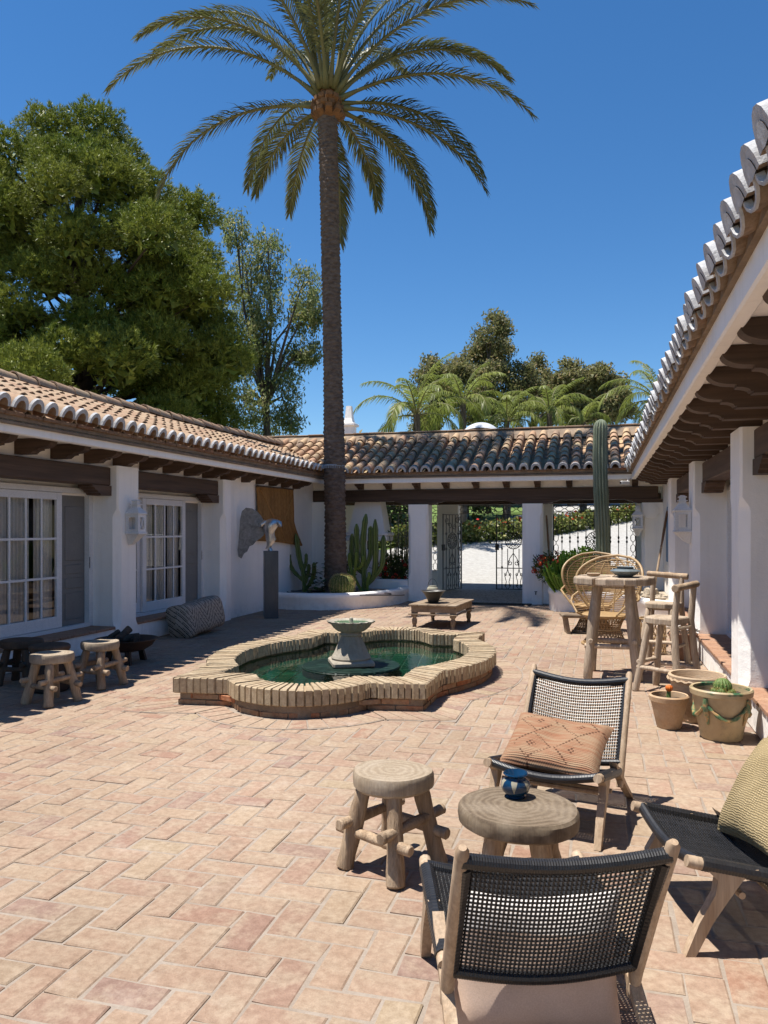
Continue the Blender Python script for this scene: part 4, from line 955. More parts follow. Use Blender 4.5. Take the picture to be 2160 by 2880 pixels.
def bar(mb, x, z0, z1, r=.0115, knots=()):
    mb.tube([(x, 0, z0), (x, 0, z1)], r, 6)
    for k in knots: mb.lathe([(r, -.04), (r * 2.0, -.018), (r * 2.3, 0), (r * 2.0, .018), (r, .04)], (x, 0, k), 8)
def gate_leaf(label, p0, p1, mat, lock_at_end):
    W_ = (Vector(p1) - Vector(p0)).length; H_ = 2.04; z0 = .03
    T_ = thing('gate_leaf', label, 'gate', p0, group='wrought iron gate leaves'); place(T_, p0, p1)
    mb = MB()
    for x in (.015, W_ - .015): mb.box((x - .015, -.012, z0), (x + .015, .012, H_))
    for z in (z0, .59, H_ - .03): mb.box((.03, -.010, z), (W_ - .03, .010, z + .022))
    part('frame', mb, mat, T_, local=True)
    xs = [.16 + i * (W_ - .32) / 4 for i in range(5)]
    for i, x in enumerate(xs):
        mb = MB()
        if i in (1, 2, 3):
            bar(mb, x, .61, 1.12); part('bar', mb, mat, T_, True, local=True); mb = MB(); bar(mb, x, 1.54, H_ - .03)
        else: bar(mb, x, .05, H_ - .03, .0115, (1.12, 1.52, .62))
        part('bar', mb, mat, T_, True, local=True)
    mb = MB(); rosette(mb, xs[2], 1.33, .215); part('rosette', mb, mat, T_, True, local=True)
    mb = MB(); lyre(mb, xs[1], .05, .54); lyre(mb, xs[3], .05, .54); bar(mb, xs[2], .05, .59)
    for s_ in (-1, 1): mb.tube(spiral(xs[2] + s_ * .085, .74, .075, PI / 2, 1.3, -s_), .0105, 5); mb.tube([(xs[2] + s_ * .15, 0, .62), (xs[2] + s_ * .10, 0, .85), (xs[2], 0, 1.0)], .0105, 5)
    for s_ in (-1, 1): mb.tube(spiral(xs[2] + s_ * .24, H_ - .17, .11, PI, 1.2, s_), .0105, 5); mb.tube(spiral(xs[2] + s_ * .1, 1.72, .09, 0, 1.2, s_), .0105, 5)
    part('scrollwork', mb, mat, T_, True, kind='stuff', local=True)
    mb = MB(); chain(mb, .03, .15, .06, H_ - .05); part('chain_band', mb, mat, T_, local=True)
    xl = W_ - .03 if lock_at_end else .03
    mb = MB(); mb.bbox((xl - .05, -.022, 1.08), (xl + .05, .022, 1.24), .004); mb.tube([(xl, -.02, 1.20), (xl, -.06, 1.20), (xl - (.12 if lock_at_end else -.12), -.06, 1.20)], .009, 6); part('lock', mb, M['iron'], T_, local=True)
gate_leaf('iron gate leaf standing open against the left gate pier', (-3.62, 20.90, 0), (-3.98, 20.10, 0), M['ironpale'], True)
gate_leaf('closed iron gate leaf with a round scroll rosette beside the right pier', (-1.78, 20.93, 0), (-2.70, 20.93, 0), M['iron'], True)
def grille(label, x0, x1, z0, z1, y, mat, nb):
    T_ = thing('window_grille', label, 'grille', (x0, y, z0), group='iron grilles of the gateway'); W_ = x1 - x0; H_ = z1 - z0
    mb = MB()
    for x in (0, W_): mb.box((x - .012, -.012, 0), (x + .012, .012, H_))
    for z in (0, H_ - .17, H_): mb.box((0, -.010, z - .01), (W_, .010, z + .01))
    part('frame', mb, mat, T_, local=True)
    mb = MB(); chain(mb, 0, .14, 0, H_ - .17); chain(mb, W_ - .14, W_, 0, H_ - .17); chain(mb, .02, W_ - .02, H_ - .165, H_ - .01, vertical=False); part('chain_band', mb, mat, T_, local=True)
    for i in range(nb):
        x = .22 + (W_ - .44) * i / (nb - 1); mb = MB(); bar(mb, x, 0, H_ - .17, .0115, (H_ * .52, H_ * .46)); part('bar', mb, mat, T_, True, local=True)
    mb = MB(); c = W_ * .52; rosette(mb, c, H_ * .47, .24)
    for s_ in (-1, 1): mb.tube(spiral(c + s_ * .11, H_ * .76, .11, -PI / 2, 1.3, s_), .0105, 5); mb.tube(spiral(c + s_ * .1, H_ * .16, .1, PI / 2, 1.3, -s_), .0105, 5)
    for i in range(nb):
        x = .22 + (W_ - .44) * i / (nb - 1)
        for s_ in (-1, 1): mb.tube(spiral(x + s_ * .035, .16, .035, PI / 2, 1.1, -s_, 12), .009, 5)
    part('scrollwork', mb, mat, T_, True, kind='stuff', local=True)
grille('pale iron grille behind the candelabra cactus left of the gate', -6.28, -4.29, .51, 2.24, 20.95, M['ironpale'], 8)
grille('dark iron grille behind the tall column cactus right of the gate', -1.20, .86, .51, 2.26, 20.95, M['iron'], 9)
mb = MB(); chain(mb, -3.68, -1.52, 2.08, 2.26, .011, False); mb.box((-3.70, -.012, 2.265), (-1.5, .012, 2.285)); mb.box((-3.70, -.012, 2.055), (-1.5, .012, 2.075)); mb.xf(Matrix.Translation((0, 20.95, 0)))
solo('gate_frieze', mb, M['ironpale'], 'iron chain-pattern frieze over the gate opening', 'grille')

# ================================================================ PLANTERS
def smooth_path(pts, n=8):
    out = []
    P = [Vector(pts[0]) * 2 - Vector(pts[1])] + [Vector(p) for p in pts] + [Vector(pts[-1]) * 2 - Vector(pts[-2])]
    for i in range(1, len(P) - 2):
        for k in range(n):
            t = k / n; a, b_, c, d = P[i - 1], P[i], P[i + 1], P[i + 2]
            out.append(.5 * ((2 * b_) + (c - a) * t + (2 * a - 5 * b_ + 4 * c - d) * t * t + (3 * b_ - a - 3 * c + d) * t ** 3))
    out.append(P[-2]); return out
def planter(label, pts, h, fillz, fillmat, back):
    path = smooth_path([(p[0], p[1], 0) for p in pts]); th = .15; rings = []
    for i, p in enumerate(path):
        t = (path[min(i + 1, len(path) - 1)] - path[max(i - 1, 0)]).normalized(); n = Vector((t.y, -t.x, 0))   # outward = right of travel
        ring = [p + n * 0 + Vector((0, 0, -.02)), p + Vector((0, 0, h - .14)), p + n * .02 + Vector((0, 0, h - .11))]
        for k in range(7): a = PI * k / 6; ring.append(p - n * (th / 2 - .01) + n * math.cos(a) * (th / 2 + .012) + Vector((0, 0, h - .05 + .05 * math.sin(a))))
        ring += [p - n * (th + .0), p - n * th]; ring[-2] = ring[-2] + Vector((0, 0, h - .1)); ring[-1] = ring[-1] + Vector((0, 0, -.02))
        rings.append(ring)
    base = path[len(path) // 2]; T_ = thing('planter', label, 'planter', (base.x, base.y, 0))
    mb = MB(); mb.loft(rings, True, True, closed=False); part('wall', mb, M['white'], T_, 40)
    mb = MB(); inner = [(p.x, p.y, fillz) for p in path] + [(b_[0], b_[1], fillz) for b_ in back]; mb.add(inner, [tuple(range(len(inner)))]); part('bed', mb, fillmat, T_)
    return T_
M['sand'] = mk('beige_grit', (.46, .39, .30), (.34, .28, .21), .95, 8, fine=70, bump=.8, bd=.012)
M['pebbles'] = mk('pale_pebbles', (.40, .37, .34), (.24, .22, .20), .9, 14, fine=40, bump=1, bd=.02, bscale=35)
planter('curved white planter at the foot of the tall palm', [(-6.56, 14.90), (-5.75, 14.86), (-5.04, 15.10), (-4.54, 15.71), (-4.28, 16.6), (-4.23, 17.32)], .34, .27, M['pebbles'], [(-6.56, 17.32)])
planter('curved white planter holding the column cactus by the right wall', [(-1.02, 17.32), (-1.03, 16.5), (-.88, 15.98), (-.40, 15.78), (.12, 15.35), (.55, 14.65), (.86, 14.1), (1.24, 13.86)], .44, .37, M['sand'], [(1.24, 17.32)])
mb = MB(); rp = random.Random(4); pts = []
for k in range(60): a = k * .21; pts.append((-6.0 + 1.0 * math.cos(a) * (1 + .2 * math.sin(a * 1.3)) + .02 * k, 15.75 + .42 * math.sin(a), .285 + .004 * math.sin(a * 5)))
mb.tube(pts, .011, 6); solo('irrigation_hose', mb, M['rope'], 'thin black irrigation hose coiled on the pebbles of the palm planter', 'hose', smooth=True)

# ================================================================ CACTI AND SHRUBS
def ribbed(mb, pts, rad, ribs, depth, n=None, mi=None, tw=0):
    """tube with ribs following pts"""
    n = n or ribs * 4; pts = [Vector(p) for p in pts]; t = (pts[1] - pts[0]).normalized(); u = t.cross(Vector((0, 1, .01))).normalized(); rings = []
    for k, p in enumerate(pts):
        t = (pts[min(k + 1, len(pts) - 1)] - pts[max(k - 1, 0)]).normalized(); u = (u - t * u.dot(t)).normalized(); w = t.cross(u)
        rings.append([p + (u * math.cos(2 * PI * i / n) + w * math.sin(2 * PI * i / n)) * rad[k] * (1 - depth + depth * abs(math.cos(ribs * PI * i / n)) ** .8) for i in range(n)])
    mb.loft(rings, True, True, mi)
b = NB('candelabra_cactus_skin'); v = b.coord(); col = b.mix(b.noise(v, 9, 4), (.085, .125, .03), (.13, .165, .04)); b.bump(b.noise(v, 40, 3), .3, .005); M['euph'] = b.fin(col, .5, 0, .4)
M['euphy'] = mk('young_cactus_skin', (.22, .27, .05), (.15, .21, .04), .5, 8, bump=.2)
M['column'] = mk('column_cactus_skin', (.20, .225, .15), (.135, .165, .105), .65, 4, (1, 1, .5), 5, .4, .01, dirt=(.18, .18, .13))
M['barrel'] = mk('barrel_cactus_skin', (.14, .17, .04), (.10, .13, .03), .6, 10, bump=.2)
M['spine'] = mk('cactus_spine', (.62, .50, .22), (.50, .38, .16), .6, 10, bump=0)
def candelabra(label, x, y, z, stems, mat2, seed):
    T_ = thing('candelabra_cactus', label, 'cactus', (x, y, z)); rp = random.Random(seed)
    for (pts, r, mt) in stems:
        mb = MB(); P = smooth_path([(x + a, y + b_, z + c) for a, b_, c in pts], 7); n = len(P)
        rad = [r * (.75 + .35 * math.sin(min(1, (i + .6) / n * 1.25) * PI * .62) + .07 * math.sin(i * 1.35)) * (1 if i < n - 2 else (.72 if i == n - 2 else .3)) for i in range(n)]
        ribbed(mb, P, rad, 5, .52, 20); part('stem', mb, M[mt], T_, 60)
    return T_
candelabra('tall bright candelabra cactus right of the palm trunk', -5.05, 16.55, .26, [
    ([(0, 0, -.05), (.0, 0, .5), (-.02, 0, 1.1), (.05, 0, 1.72)], 0.063, 'euph'), ([(.02, 0, .1), (.22, .02, .35), (.27, 0, .8), (.26, 0, 1.6)], 0.063, 'euph'), ([(.05, -.02, .15), (.38, 0, .5), (.44, 0, .85), (.45, 0, 1.25)], 0.056, 'euph'),
    ([(-.02, 0, .45), (-.14, 0, .65), (-.16, 0, 1.0), (-.17, 0, 1.5)], 0.059, 'euph'), ([(-.03, .03, .4), (-.26, .05, .6), (-.30, .05, .9), (-.29, .05, 1.28)], 0.052, 'euph'), ([(.02, .03, .5), (.12, .08, .8), (.13, .08, 1.2), (.13, .08, 1.45)], 0.056, 'euph'),
    ([(-.03, -.05, .0), (-.22, -.08, .35), (-.30, -.08, .6), (-.31, -.08, .86)], 0.044, 'euphy'), ([(-.2, -.09, .3), (-.40, -.1, .5), (-.45, -.1, .7), (-.46, -.1, .9)], 0.037, 'euphy'), ([(-.2, -.1, .3), (-.16, -.12, .55), (-.14, -.12, .75), (-.15, -.12, .88)], 0.037, 'euphy'),
    ([(-.22, -.1, .45), (-.04, -.14, .55), (.02, -.14, .68), (.02, -.14, .8)], 0.033, 'euphy'), ([(.1, -.03, -.04), (.1, -.06, .2), (.14, -.07, .36), (.14, -.07, .44)], 0.037, 'euphy')], None, 1)
candelabra('small candelabra cactus left of the palm, behind the pedestal', -6.22, 15.95, .26, [
    ([(0, 0, -.05), (-.02, 0, .4), (-.12, 0, .75), (-.2, 0, 1.28)], 0.056, 'euph'), ([(-.02, 0, .25), (-.24, 0, .45), (-.34, 0, .62), (-.37, 0, .88)], 0.046, 'euph'), ([(.02, 0, .05), (.16, 0, .25), (.22, 0, .45), (.22, 0, .66)], 0.046, 'euph'), ([(.02, .02, .2), (.06, .05, .4), (.08, .05, .5), (.08, .05, .62)], 0.041, 'euph'), ([(-.05, .02, .4), (.0, .05, .6), (.02, .05, .7), (.02, .05, .85)], 0.037, 'euph')], None, 2)
mb = MB(); prof = [(.16 , 0), (.235, .06), (.262, .16), (.262, .24), (.235, .33), (.17, .40), (.08, .425), (.0, .41)]
BX = (-5.22, 15.55, .265); NR = 26
T_ = thing('barrel_cactus', 'round golden barrel cactus on the rim side of the palm planter', 'cactus', BX)
mb.lathe(prof, BX, NR * 4, fn=lambda a, k: 1 - .10 * (1 - abs(math.cos(NR * a / 2))), cap1=False); part('body', mb, M['barrel'], T_, 70)
mb = MB(); rp = random.Random(7)
for i in range(NR):
    a = 2 * PI * i / NR
    for k in range(26):
        t = .06 + .92 * k / 26; q = t * (len(prof) - 1); j = min(len(prof) - 2, int(q)); f = q - j; r = prof[j][0] * (1 - f) + prof[j + 1][0] * f; z = prof[j][1] * (1 - f) + prof[j + 1][1] * f
        c = Vector((BX[0] + r * math.cos(a), BX[1] + r * math.sin(a), BX[2] + z)); o = Vector((math.cos(a), math.sin(a), (z - .18) * 4)).normalized()
        for _ in range(4):
            d = (o + Vector((rp.uniform(-.9, .9), rp.uniform(-.9, .9), rp.uniform(-.9, .9)))).normalized(); w = d.cross(o + Vector((.1, .2, .3))).normalized() * .0035; mb.add([c - w, c + w, c + d * rp.uniform(.03, .055)], [(0, 1, 2)])
part('spines', mb, M['spine'], T_, kind='stuff')
CX_, CY_ = .03, 15.9; T_ = thing('column_cactus', 'tall grey-green column cactus reaching above the back eave', 'cactus', (CX_, CY_, .37))
mb = MB(); n = 30; P = [(CX_ + .02 * math.sin(i * .2) - .03 * i / n, CY_, .3 + 3.42 * i / n) for i in range(n)] + [(CX_ - .03, CY_, 3.70), (CX_ - .03, CY_, 3.76), (CX_ - .03, CY_, 3.79)]
ribbed(mb, P, [.15 - .012 * i / n + .004 * math.sin(i * 1.1) for i in range(n)] + [.125, .085, .03], 13, .26, 78); part('stem', mb, M['column'], T_, 60)
mb = MB()
for i in range(13):
    a = 2 * PI * i / 13
    for k in range(85):
        z = .5 + 3.2 * k / 85; c = Vector((CX_ - .03 * z / 3.8 + .142 * math.cos(a), CY_ + .142 * math.sin(a), z))
        for _ in range(2): d = Vector((math.cos(a) + rp.uniform(-.8, .8), math.sin(a) + rp.uniform(-.8, .8), rp.uniform(-.8, .8))).normalized(); w = d.cross(Vector((0, 0, 1))).normalized() * .003; mb.add([c - w, c + w, c + d * .03], [(0, 1, 2)])
part('spines', mb, mk('pale_spine', (.36, .34, .28), None, .7, bump=0), T_, kind='stuff')
# bright succulent bush and flowering shrubs
M['succ'] = leafmat('succulent_leaf', (.10, .20, .025), (.16, .27, .035), None, .2, .4, 2.5, .3)
M['shrub'] = leafmat('shrub_leaf', (.05, .085, .02), (.09, .12, .03), (.13, .10, .03), .2, .45, 2.0, .35)
M['red'] = leafmat('red_petal', (.55, .028, .022), (.62, .07, .03), (.66, .16, .05), .3, .5, 5, .25)
M['orangefl'] = leafmat('orange_petal', (.62, .16, .03), (.66, .10, .04), (.6, .05, .03), .3, .5, 3, .25)
rp = random.Random(15)
T_ = thing('succulent_bush', 'bright green finger-leaved succulent bush at the foot of the column cactus', 'bush', (-.42, 15.95, .37))
mb = MB()
for k in range(170):
    a = rp.uniform(0, 2 * PI); r = rp.random() ** .6 * .62; x = -.38 + r * math.cos(a) * 1.05; y = 15.98 + r * math.sin(a) * .45; h = (.34 + .52 * (1 - (r / .66) ** 1.8) + rp.uniform(-.12, .12)); lean = Vector((math.cos(a), math.sin(a) * .5, 0)) * r * .35
    p0 = Vector((x - lean.x * .5, y, .36 + rp.uniform(0, .25) * h)); p1 = Vector((x, y, .36 + h)) + lean * .6; pm = p0.lerp(p1, .5) - Vector((0, 0, .03)); pm2 = p0.lerp(p1, .8)
    rr_ = rp.uniform(.035, .06); mb.tube([p0, pm, pm2, p1], [rr_ * .6, rr_ * .95, rr_, rr_ * .35], 6, flat=.55)
    for _ in range(12):
        q = p0.lerp(p1, rp.uniform(.35, .98)); d = Vector((rp.uniform(-1, 1), rp.uniform(-1, 1), rp.uniform(.1, .9))).normalized() * rp.uniform(.06, .11); w = d.cross(Vector((rp.uniform(-1, 1), rp.uniform(-1, 1), rp.uniform(-1, 1)))).normalized() * .024
        mb.add([q - w * .5, q + d * .6 - w, q + d, q + d * .6 + w], [(0, 1, 2, 3)])
part('leaves', mb, M['succ'], T_)
def flower_shrub(label, cen, rad, nl, nfl, seed, petal='red', bare=0, leaf='shrub'):
    rp = random.Random(seed); T_ = thing('flowering_shrub', label, 'shrub', (cen[0], cen[1], cen[2] - rad[2])); mb = MB(); c = Vector(cen)
    for k in range(nl):
        d = Vector((rp.gauss(0, 1), rp.gauss(0, 1), rp.gauss(0, 1))); d.normalize(); q = c + Vector((d.x * rad[0], d.y * rad[1], d.z * rad[2])) * rp.uniform(.35, 1.05)
        l = (d + Vector((rp.uniform(-.8, .8), rp.uniform(-.8, .8), rp.uniform(-.3, .9)))).normalized() * rp.uniform(.05, .11); w = l.cross(Vector((rp.uniform(-1, 1), rp.uniform(-1, 1), rp.uniform(-1, 1)))).normalized() * rp.uniform(.014, .026)
        mb.add([q, q + l * .5 - w, q + l, q + l * .5 + w], [(0, 1, 2, 3)])
    part('foliage', mb, M[leaf], T_)
    mb = MB()
    for k in range(26):
        d = Vector((rp.uniform(-1, 1), rp.uniform(-1, 1), rp.uniform(.2, 1))); mb.tube([c - Vector((0, 0, rad[2])), c + Vector((d.x * rad[0] * .5, d.y * rad[1] * .5, 0)), c + Vector((d.x * rad[0], d.y * rad[1], d.z * rad[2]))], [.012, .008, .004], 5)
    part('twigs', mb, M['bark'], T_)
    for k in range(nfl):
        d = Vector((rp.gauss(0, 1), rp.gauss(0, 1) - .5, rp.gauss(0, 1))); d.normalize(); q = c + Vector((d.x * rad[0], d.y * rad[1], d.z * rad[2])) * rp.uniform(.85, 1.12); mb = MB(); s = rp.uniform(.035, .065)
        for _ in range(26):
            e = Vector((rp.gauss(0, 1), rp.gauss(0, 1), rp.gauss(0, 1))).normalized(); p = q + e * s; w = e.cross(Vector((rp.uniform(-1, 1), rp.uniform(-1, 1), rp.uniform(-1, 1)))).normalized() * .022; v_ = e.cross(w).normalized() * .018; mb.add([p - w, p - v_, p + w, p + v_], [(0, 1, 2, 3)])
        part('flower', mb, M[petal], T_)
flower_shrub('red flowering shrub spilling over the low wall beside the right gate pillar', (-.98, 16.98, .82), (.42, .30, .32), 900, 34, 3)
flower_shrub('red flowering shrub between the candelabra cactus and the left gate pillar', (-4.75, 17.75, .66), (.5, .3, .34), 1500, 26, 4)
flower_shrub('dark red-flecked shrub in the bed behind the candelabra cactus', (-5.5, 17.85, .62), (.45, .3, .3), 900, 14, 6)
rp = random.Random(5); T_ = thing('upright_shrub', 'dark upright bare-stemmed shrub rising behind the low wall left of the gate', 'shrub', (-4.6, 17.95, .2)); mb = MB()
for k in range(34):
    a = rp.uniform(0, 2 * PI); r = rp.uniform(.05, .36); h = rp.uniform(.7, 1.45); p0 = Vector((-4.6, 17.95, .3)); p1 = p0 + Vector((r * math.cos(a), r * math.sin(a), h)); mb.tube([p0, p0.lerp(p1, .5) + Vector((r * .3 * math.cos(a), 0, 0)), p1], [.014, .011, .006], 5)
    for _ in range(16): q = p0.lerp(p1, rp.uniform(.4, 1)); l = Vector((rp.uniform(-1, 1), rp.uniform(-1, 1), rp.uniform(0, 1))).normalized() * .07; w = l.cross(Vector((.3, .5, rp.uniform(-1, 1)))).normalized() * .012; mb.add([q, q + l * .5 - w, q + l, q + l * .5 + w], [(0, 1, 2, 3)])
part('foliage', mb, M['shrub'], T_)
mb = MB(); rp = random.Random(25)
for k in range(90):
    a = rp.uniform(0, 2 * PI); q = Vector((-5.85 + rp.uniform(-.28, .12), 16.0 + rp.uniform(-.15, .2), .27 + rp.uniform(0, .62))); l = Vector((math.cos(a), math.sin(a), rp.uniform(-.5, .4))) * rp.uniform(.08, .18); w = l.cross(Vector((rp.uniform(-.4, .4), rp.uniform(-.4, .4), 1))).normalized() * l.length * .38; mb.add([q, q + l * .5 - w, q + l, q + l * .5 + w], [(0, 1, 2, 3)])
solo('leafy_plant', mb, M['shrub'], 'dark leafy plant clinging to the foot of the palm trunk', 'plant')
# rocks in the right planter
def rock(x, y, z, s, seed, label, mat='sandrock'):
    rp = random.Random(seed); mb = MB(); ph = [rp.uniform(0, 6) for _ in range(6)]
    def f(u, v):
        a = u * 2 * PI; e = (v - .5) * PI; r = s * (1 + .22 * math.sin(3 * a + ph[0]) * math.cos(e) + .18 * math.sin(5 * e + ph[1]) + .12 * math.sin(7 * a + 4 * e + ph[2]))
        return (x + r * math.cos(e) * math.cos(a), y + r * math.cos(e) * math.sin(a), z + r * .75 * math.sin(e))
    mb.grid(f, 16, 10, closeu=True); return solo('rock', mb, M[mat], label, 'rock', 'rocks in the right planter', 35)
M['sandrock'] = mk('porous_pale_rock', (.50, .42, .32), (.36, .29, .21), .9, 9, bump=1, bd=.03, dirt=(.6, .55, .46))
rock(-.62, 15.93, .44, .12, 1, 'porous pale rock at the left end of the right planter'); rock(-.48, 15.86, .42, .08, 2, 'smaller pale rock beside the porous one in the right planter'); rock(.86, 14.9, .46, .15, 3, 'large pale shell-like rock behind the rattan chairs'); rock(1.0, 14.55, .42, .08, 4, 'small rock by the right wall in the planter')
# ================================================================ BEYOND THE GATE
def hedge(label, x0, x1, y0, y1, h, n, seed, fl, petal, group):
    rp = random.Random(seed); T_ = thing('hedge_shrub', label, 'shrub', ((x0 + x1) / 2, (y0 + y1) / 2, terr((y0 + y1) / 2)), group=group); mb = MB(); fm = MB()
    for k in range(n):
        t = rp.random(); x = x0 + (x1 - x0) * t + rp.gauss(0, .12); y = y0 + (y1 - y0) * t + rp.gauss(0, .3); z = terr(y) - .05 + h * rp.random() ** .7 * (.8 + .2 * math.sin(t * 25 + seed))
        q = Vector((x, y, z)); l = Vector((rp.uniform(-1, 1), rp.uniform(-1, 1), rp.uniform(-.2, 1))).normalized() * .16; w = l.cross(Vector((rp.uniform(-1, 1), rp.uniform(-1, 1), rp.uniform(-1, 1)))).normalized() * .05
        (fm if (z - terr(y) > h * .6 and rp.random() < fl * .55) else mb).add([q - l * .5, q - w, q + l * .5, q + w], [(0, 1, 2, 3)])
    part('foliage', mb, M['hedge'], T_)
    if fm.v: part('flowers', fm, M[petal], T_)
M['hedge'] = leafmat('hedge_leaf', (.11, .15, .03), (.17, .19, .045), (.22, .20, .06), .25, .5, 1.0, .35)
for i, (x0, x1, y0, y1, fl_) in enumerate([(-9.5, -7.4, 28.6, 29.2, .05), (-7.4, -5.9, 29.2, 29.8, .12), (-5.9, -4.4, 29.8, 30.6, .3), (-4.4, -2.9, 30.6, 31.6, .12), (-2.9, -1.4, 31.6, 33.2, .15), (-1.4, .2, 33.2, 35.6, .2), (.2, 1.8, 35.6, 38.5, .1), (1.8, 3.4, 38.5, 42, .15)]):
    hedge(['leafy hedge shrub at the far left of the drive edge', 'hedge shrub with few blooms seen past the left grille', 'orange-flowered hedge shrub seen through the gap left of the gate pier', 'green hedge shrub seen through the gateway, left part', 'hedge shrub with a few red blooms seen through the gateway', 'hedge shrub seen just left of the closed gate leaf post', 'hedge shrub on the bend seen through the right grille', 'farthest hedge shrub up the drive'][i], x0, x1, y0, y1, .85, 1400, 40 + i, fl_, 'orangefl' if i % 2 == 0 else 'red', 'hedge shrubs along the drive')
# white raised bed with shrubs beyond the right grille
mb = MB(); mb.bbox((1.2, 25.4, .4), (4.6, 25.75, 1.45), .03); solo('garden_wall', mb, M['white'], 'low white garden wall beyond the right grille', 'wall')
flower_shrub('grey-green shrub on top of the white garden wall beyond the right grille', (2.3, 26.3, 1.62), (1.2, .4, .35), 1400, 0, 9, leaf='hedge')
flower_shrub('dark round shrub right of the column cactus beyond the grille', (3.0, 27.6, 2.0), (.7, .5, .75), 1400, 0, 10)
rg = np.random.default_rng(5); rn = random.Random(3)
for i, (x, y, lab) in enumerate([(-9.5, 34, 'dark bushy tree beyond the lawn seen through the left grille'), (-6.4, 38, 'dark bushy tree beyond the lawn seen through the gateway'), (-12.5, 36, 'dark bushy tree at the far left of the lawn'), (-3.2, 46, 'dark bushy tree at the top of the lawn behind the gate frieze'), (1.5, 52, 'dark bushy tree at the top of the drive')]):
    z = terr(y); cl = [(x + rn.uniform(-1.6, 1.6), y + rn.uniform(-1, 1), z + rn.uniform(.9, 3.2), 1.2, 1.0) for _ in range(9)]
    cloud_tree('bushy_tree', lab, 'tree', Vector((x, y, z - .05)), cl, [([Vector((x, y, z - .05)), Vector((x, y, z + 2.5))], .22, .1)], 900, .26, .07, 'shrub', 60 + i, 'bushy trees beyond the lawn')
# ================================================================ FURNITURE
def copy_tree(o, loc, rz, label, name=None):
    c = o.copy(); COL.objects.link(c); c.location = loc; c.rotation_euler = (0, 0, rz); c['label'] = label
    for ch in o.children:
        d = ch.copy(); COL.objects.link(d); d.parent = c
        for g_ in ch.children: e = g_.copy(); COL.objects.link(e); e.parent = d
    return c
# seat slab with year rings and cracks
def slab_mat(name, c1, c2, pale):
    b = NB(name); v = b.coord(); tc = b.node('ShaderNodeTexCoord').outputs['Object']
    w_ = b.node('ShaderNodeTexWave', {'Vector': tc, 'Scale': 9.0, 'Distortion': 9.0, 'Detail': 4.0, 'Detail Scale': .8}, wave_type='RINGS', rings_direction='Z')
    col = b.mix(w_.outputs[1], c1, c2); n = b.noise(v, 4, 5, .65)
    col = b.mix(b.math('MULTIPLY', b.node('ShaderNodeMapRange', {0: n, 1: .45, 2: .65}).outputs[0], .7), col, pale)
    f = b.noise(b.coord((14, 14, 1)), 8, 4); col = b.mix(.35, col, b.ramp(f, [(.35, (.45, .42, .4)), (.6, (1, 1, 1))]), 'MULTIPLY')
    b.bump(b.math('ADD', w_.outputs[1], f), .35, .004); return b.fin(col, .75, 0, .25)
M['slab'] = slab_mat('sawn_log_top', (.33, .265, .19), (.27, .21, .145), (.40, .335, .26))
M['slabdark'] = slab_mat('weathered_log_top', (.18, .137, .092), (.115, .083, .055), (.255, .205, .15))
def slab(mb, r, z0, z1, seed, n=40, ir=.05):
    rp = random.Random(seed); ph = [rp.uniform(0, 6) for _ in range(4)]
    f = lambda a, k=0: 1 + ir * math.sin(2 * a + ph[0]) + ir * .6 * math.sin(3 * a + ph[1]) + ir * .3 * math.sin(5 * a + ph[2])
    mb.lathe([(r * .9, z0), (r * .985, z0 + .015), (r, (z0 + z1) / 2), (r * .99, z1 - .014), (r * .955, z1)], (0, 0, 0), n, fn=f)
def stool(name, label, loc, rz, seatmat, legmat, seed, group, H=.47, r=.192):
    T_ = thing(name, label, 'stool', loc, rz, group); mb = MB(); slab(mb, r, H - .085, H, seed); part('seat', mb, seatmat, T_, 30, local=True)
    k = 0
    for sx in (-1, 1):
        for sy in (-1, 1):
            mb = MB(); mb.log((sx * .095, sy * .095, H - .07), (sx * .165, sy * .165, 0), .039, .045, 10, seed * 10 + k, .012); part('leg', mb, legmat, T_, 40, local=True); k += 1
    for s_ in (-1, 1):
        mb = MB(); mb.log((-.235, s_ * .138, .185 + .01 * s_), (.235, s_ * .138, .175), .025, .028, 9, seed * 20 + k); part('stretcher', mb, legmat, T_, 40, local=True); k += 1
        mb = MB(); mb.log((s_ * .132, -.235, .232), (s_ * .132, .235, .24 + .01 * s_), .027, .025, 9, seed * 20 + k); part('stretcher', mb, legmat, T_, 40, local=True); k += 1
    return T_
G1 = 'rustic log stools'
stool('log_stool', 'pale log stool with four splayed legs standing left of the round log table', (-.985, 3.70, 0), R(-26), M['slab'], M['driftwood'], 1, G1)
stool('log_stool', 'sunlit log stool nearest the camera among those by the left step', (-5.02, 6.31, 0), R(-14), M['slab'], M['driftwood'], 2, G1)
stool('log_stool', 'log stool beside the fire bowl with sunlight across its seat', (-5.06, 7.12, 0), R(-8), M['slab'], M['driftwood'], 3, G1)
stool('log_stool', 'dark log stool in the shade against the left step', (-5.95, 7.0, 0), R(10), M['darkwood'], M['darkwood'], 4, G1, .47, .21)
T_ = thing('drum_stool', 'black round drum stool behind the sunlit log stool', 'stool', (-5.42, 6.78, 0)); mb = MB(); mb.lathe([(.17, .0), (.19, .02), (.175, .2), (.19, .39), (.185, .41)], (0, 0, 0), 28); part('body', mb, M['ironblack'], T_, 40, local=True); mb = MB(); mb.lathe([(.19, .411), (.2, .425), (.2, .455), (.185, .47)], (0, 0, 0), 28); part('seat', mb, M['darkwood'], T_, 40, local=True)
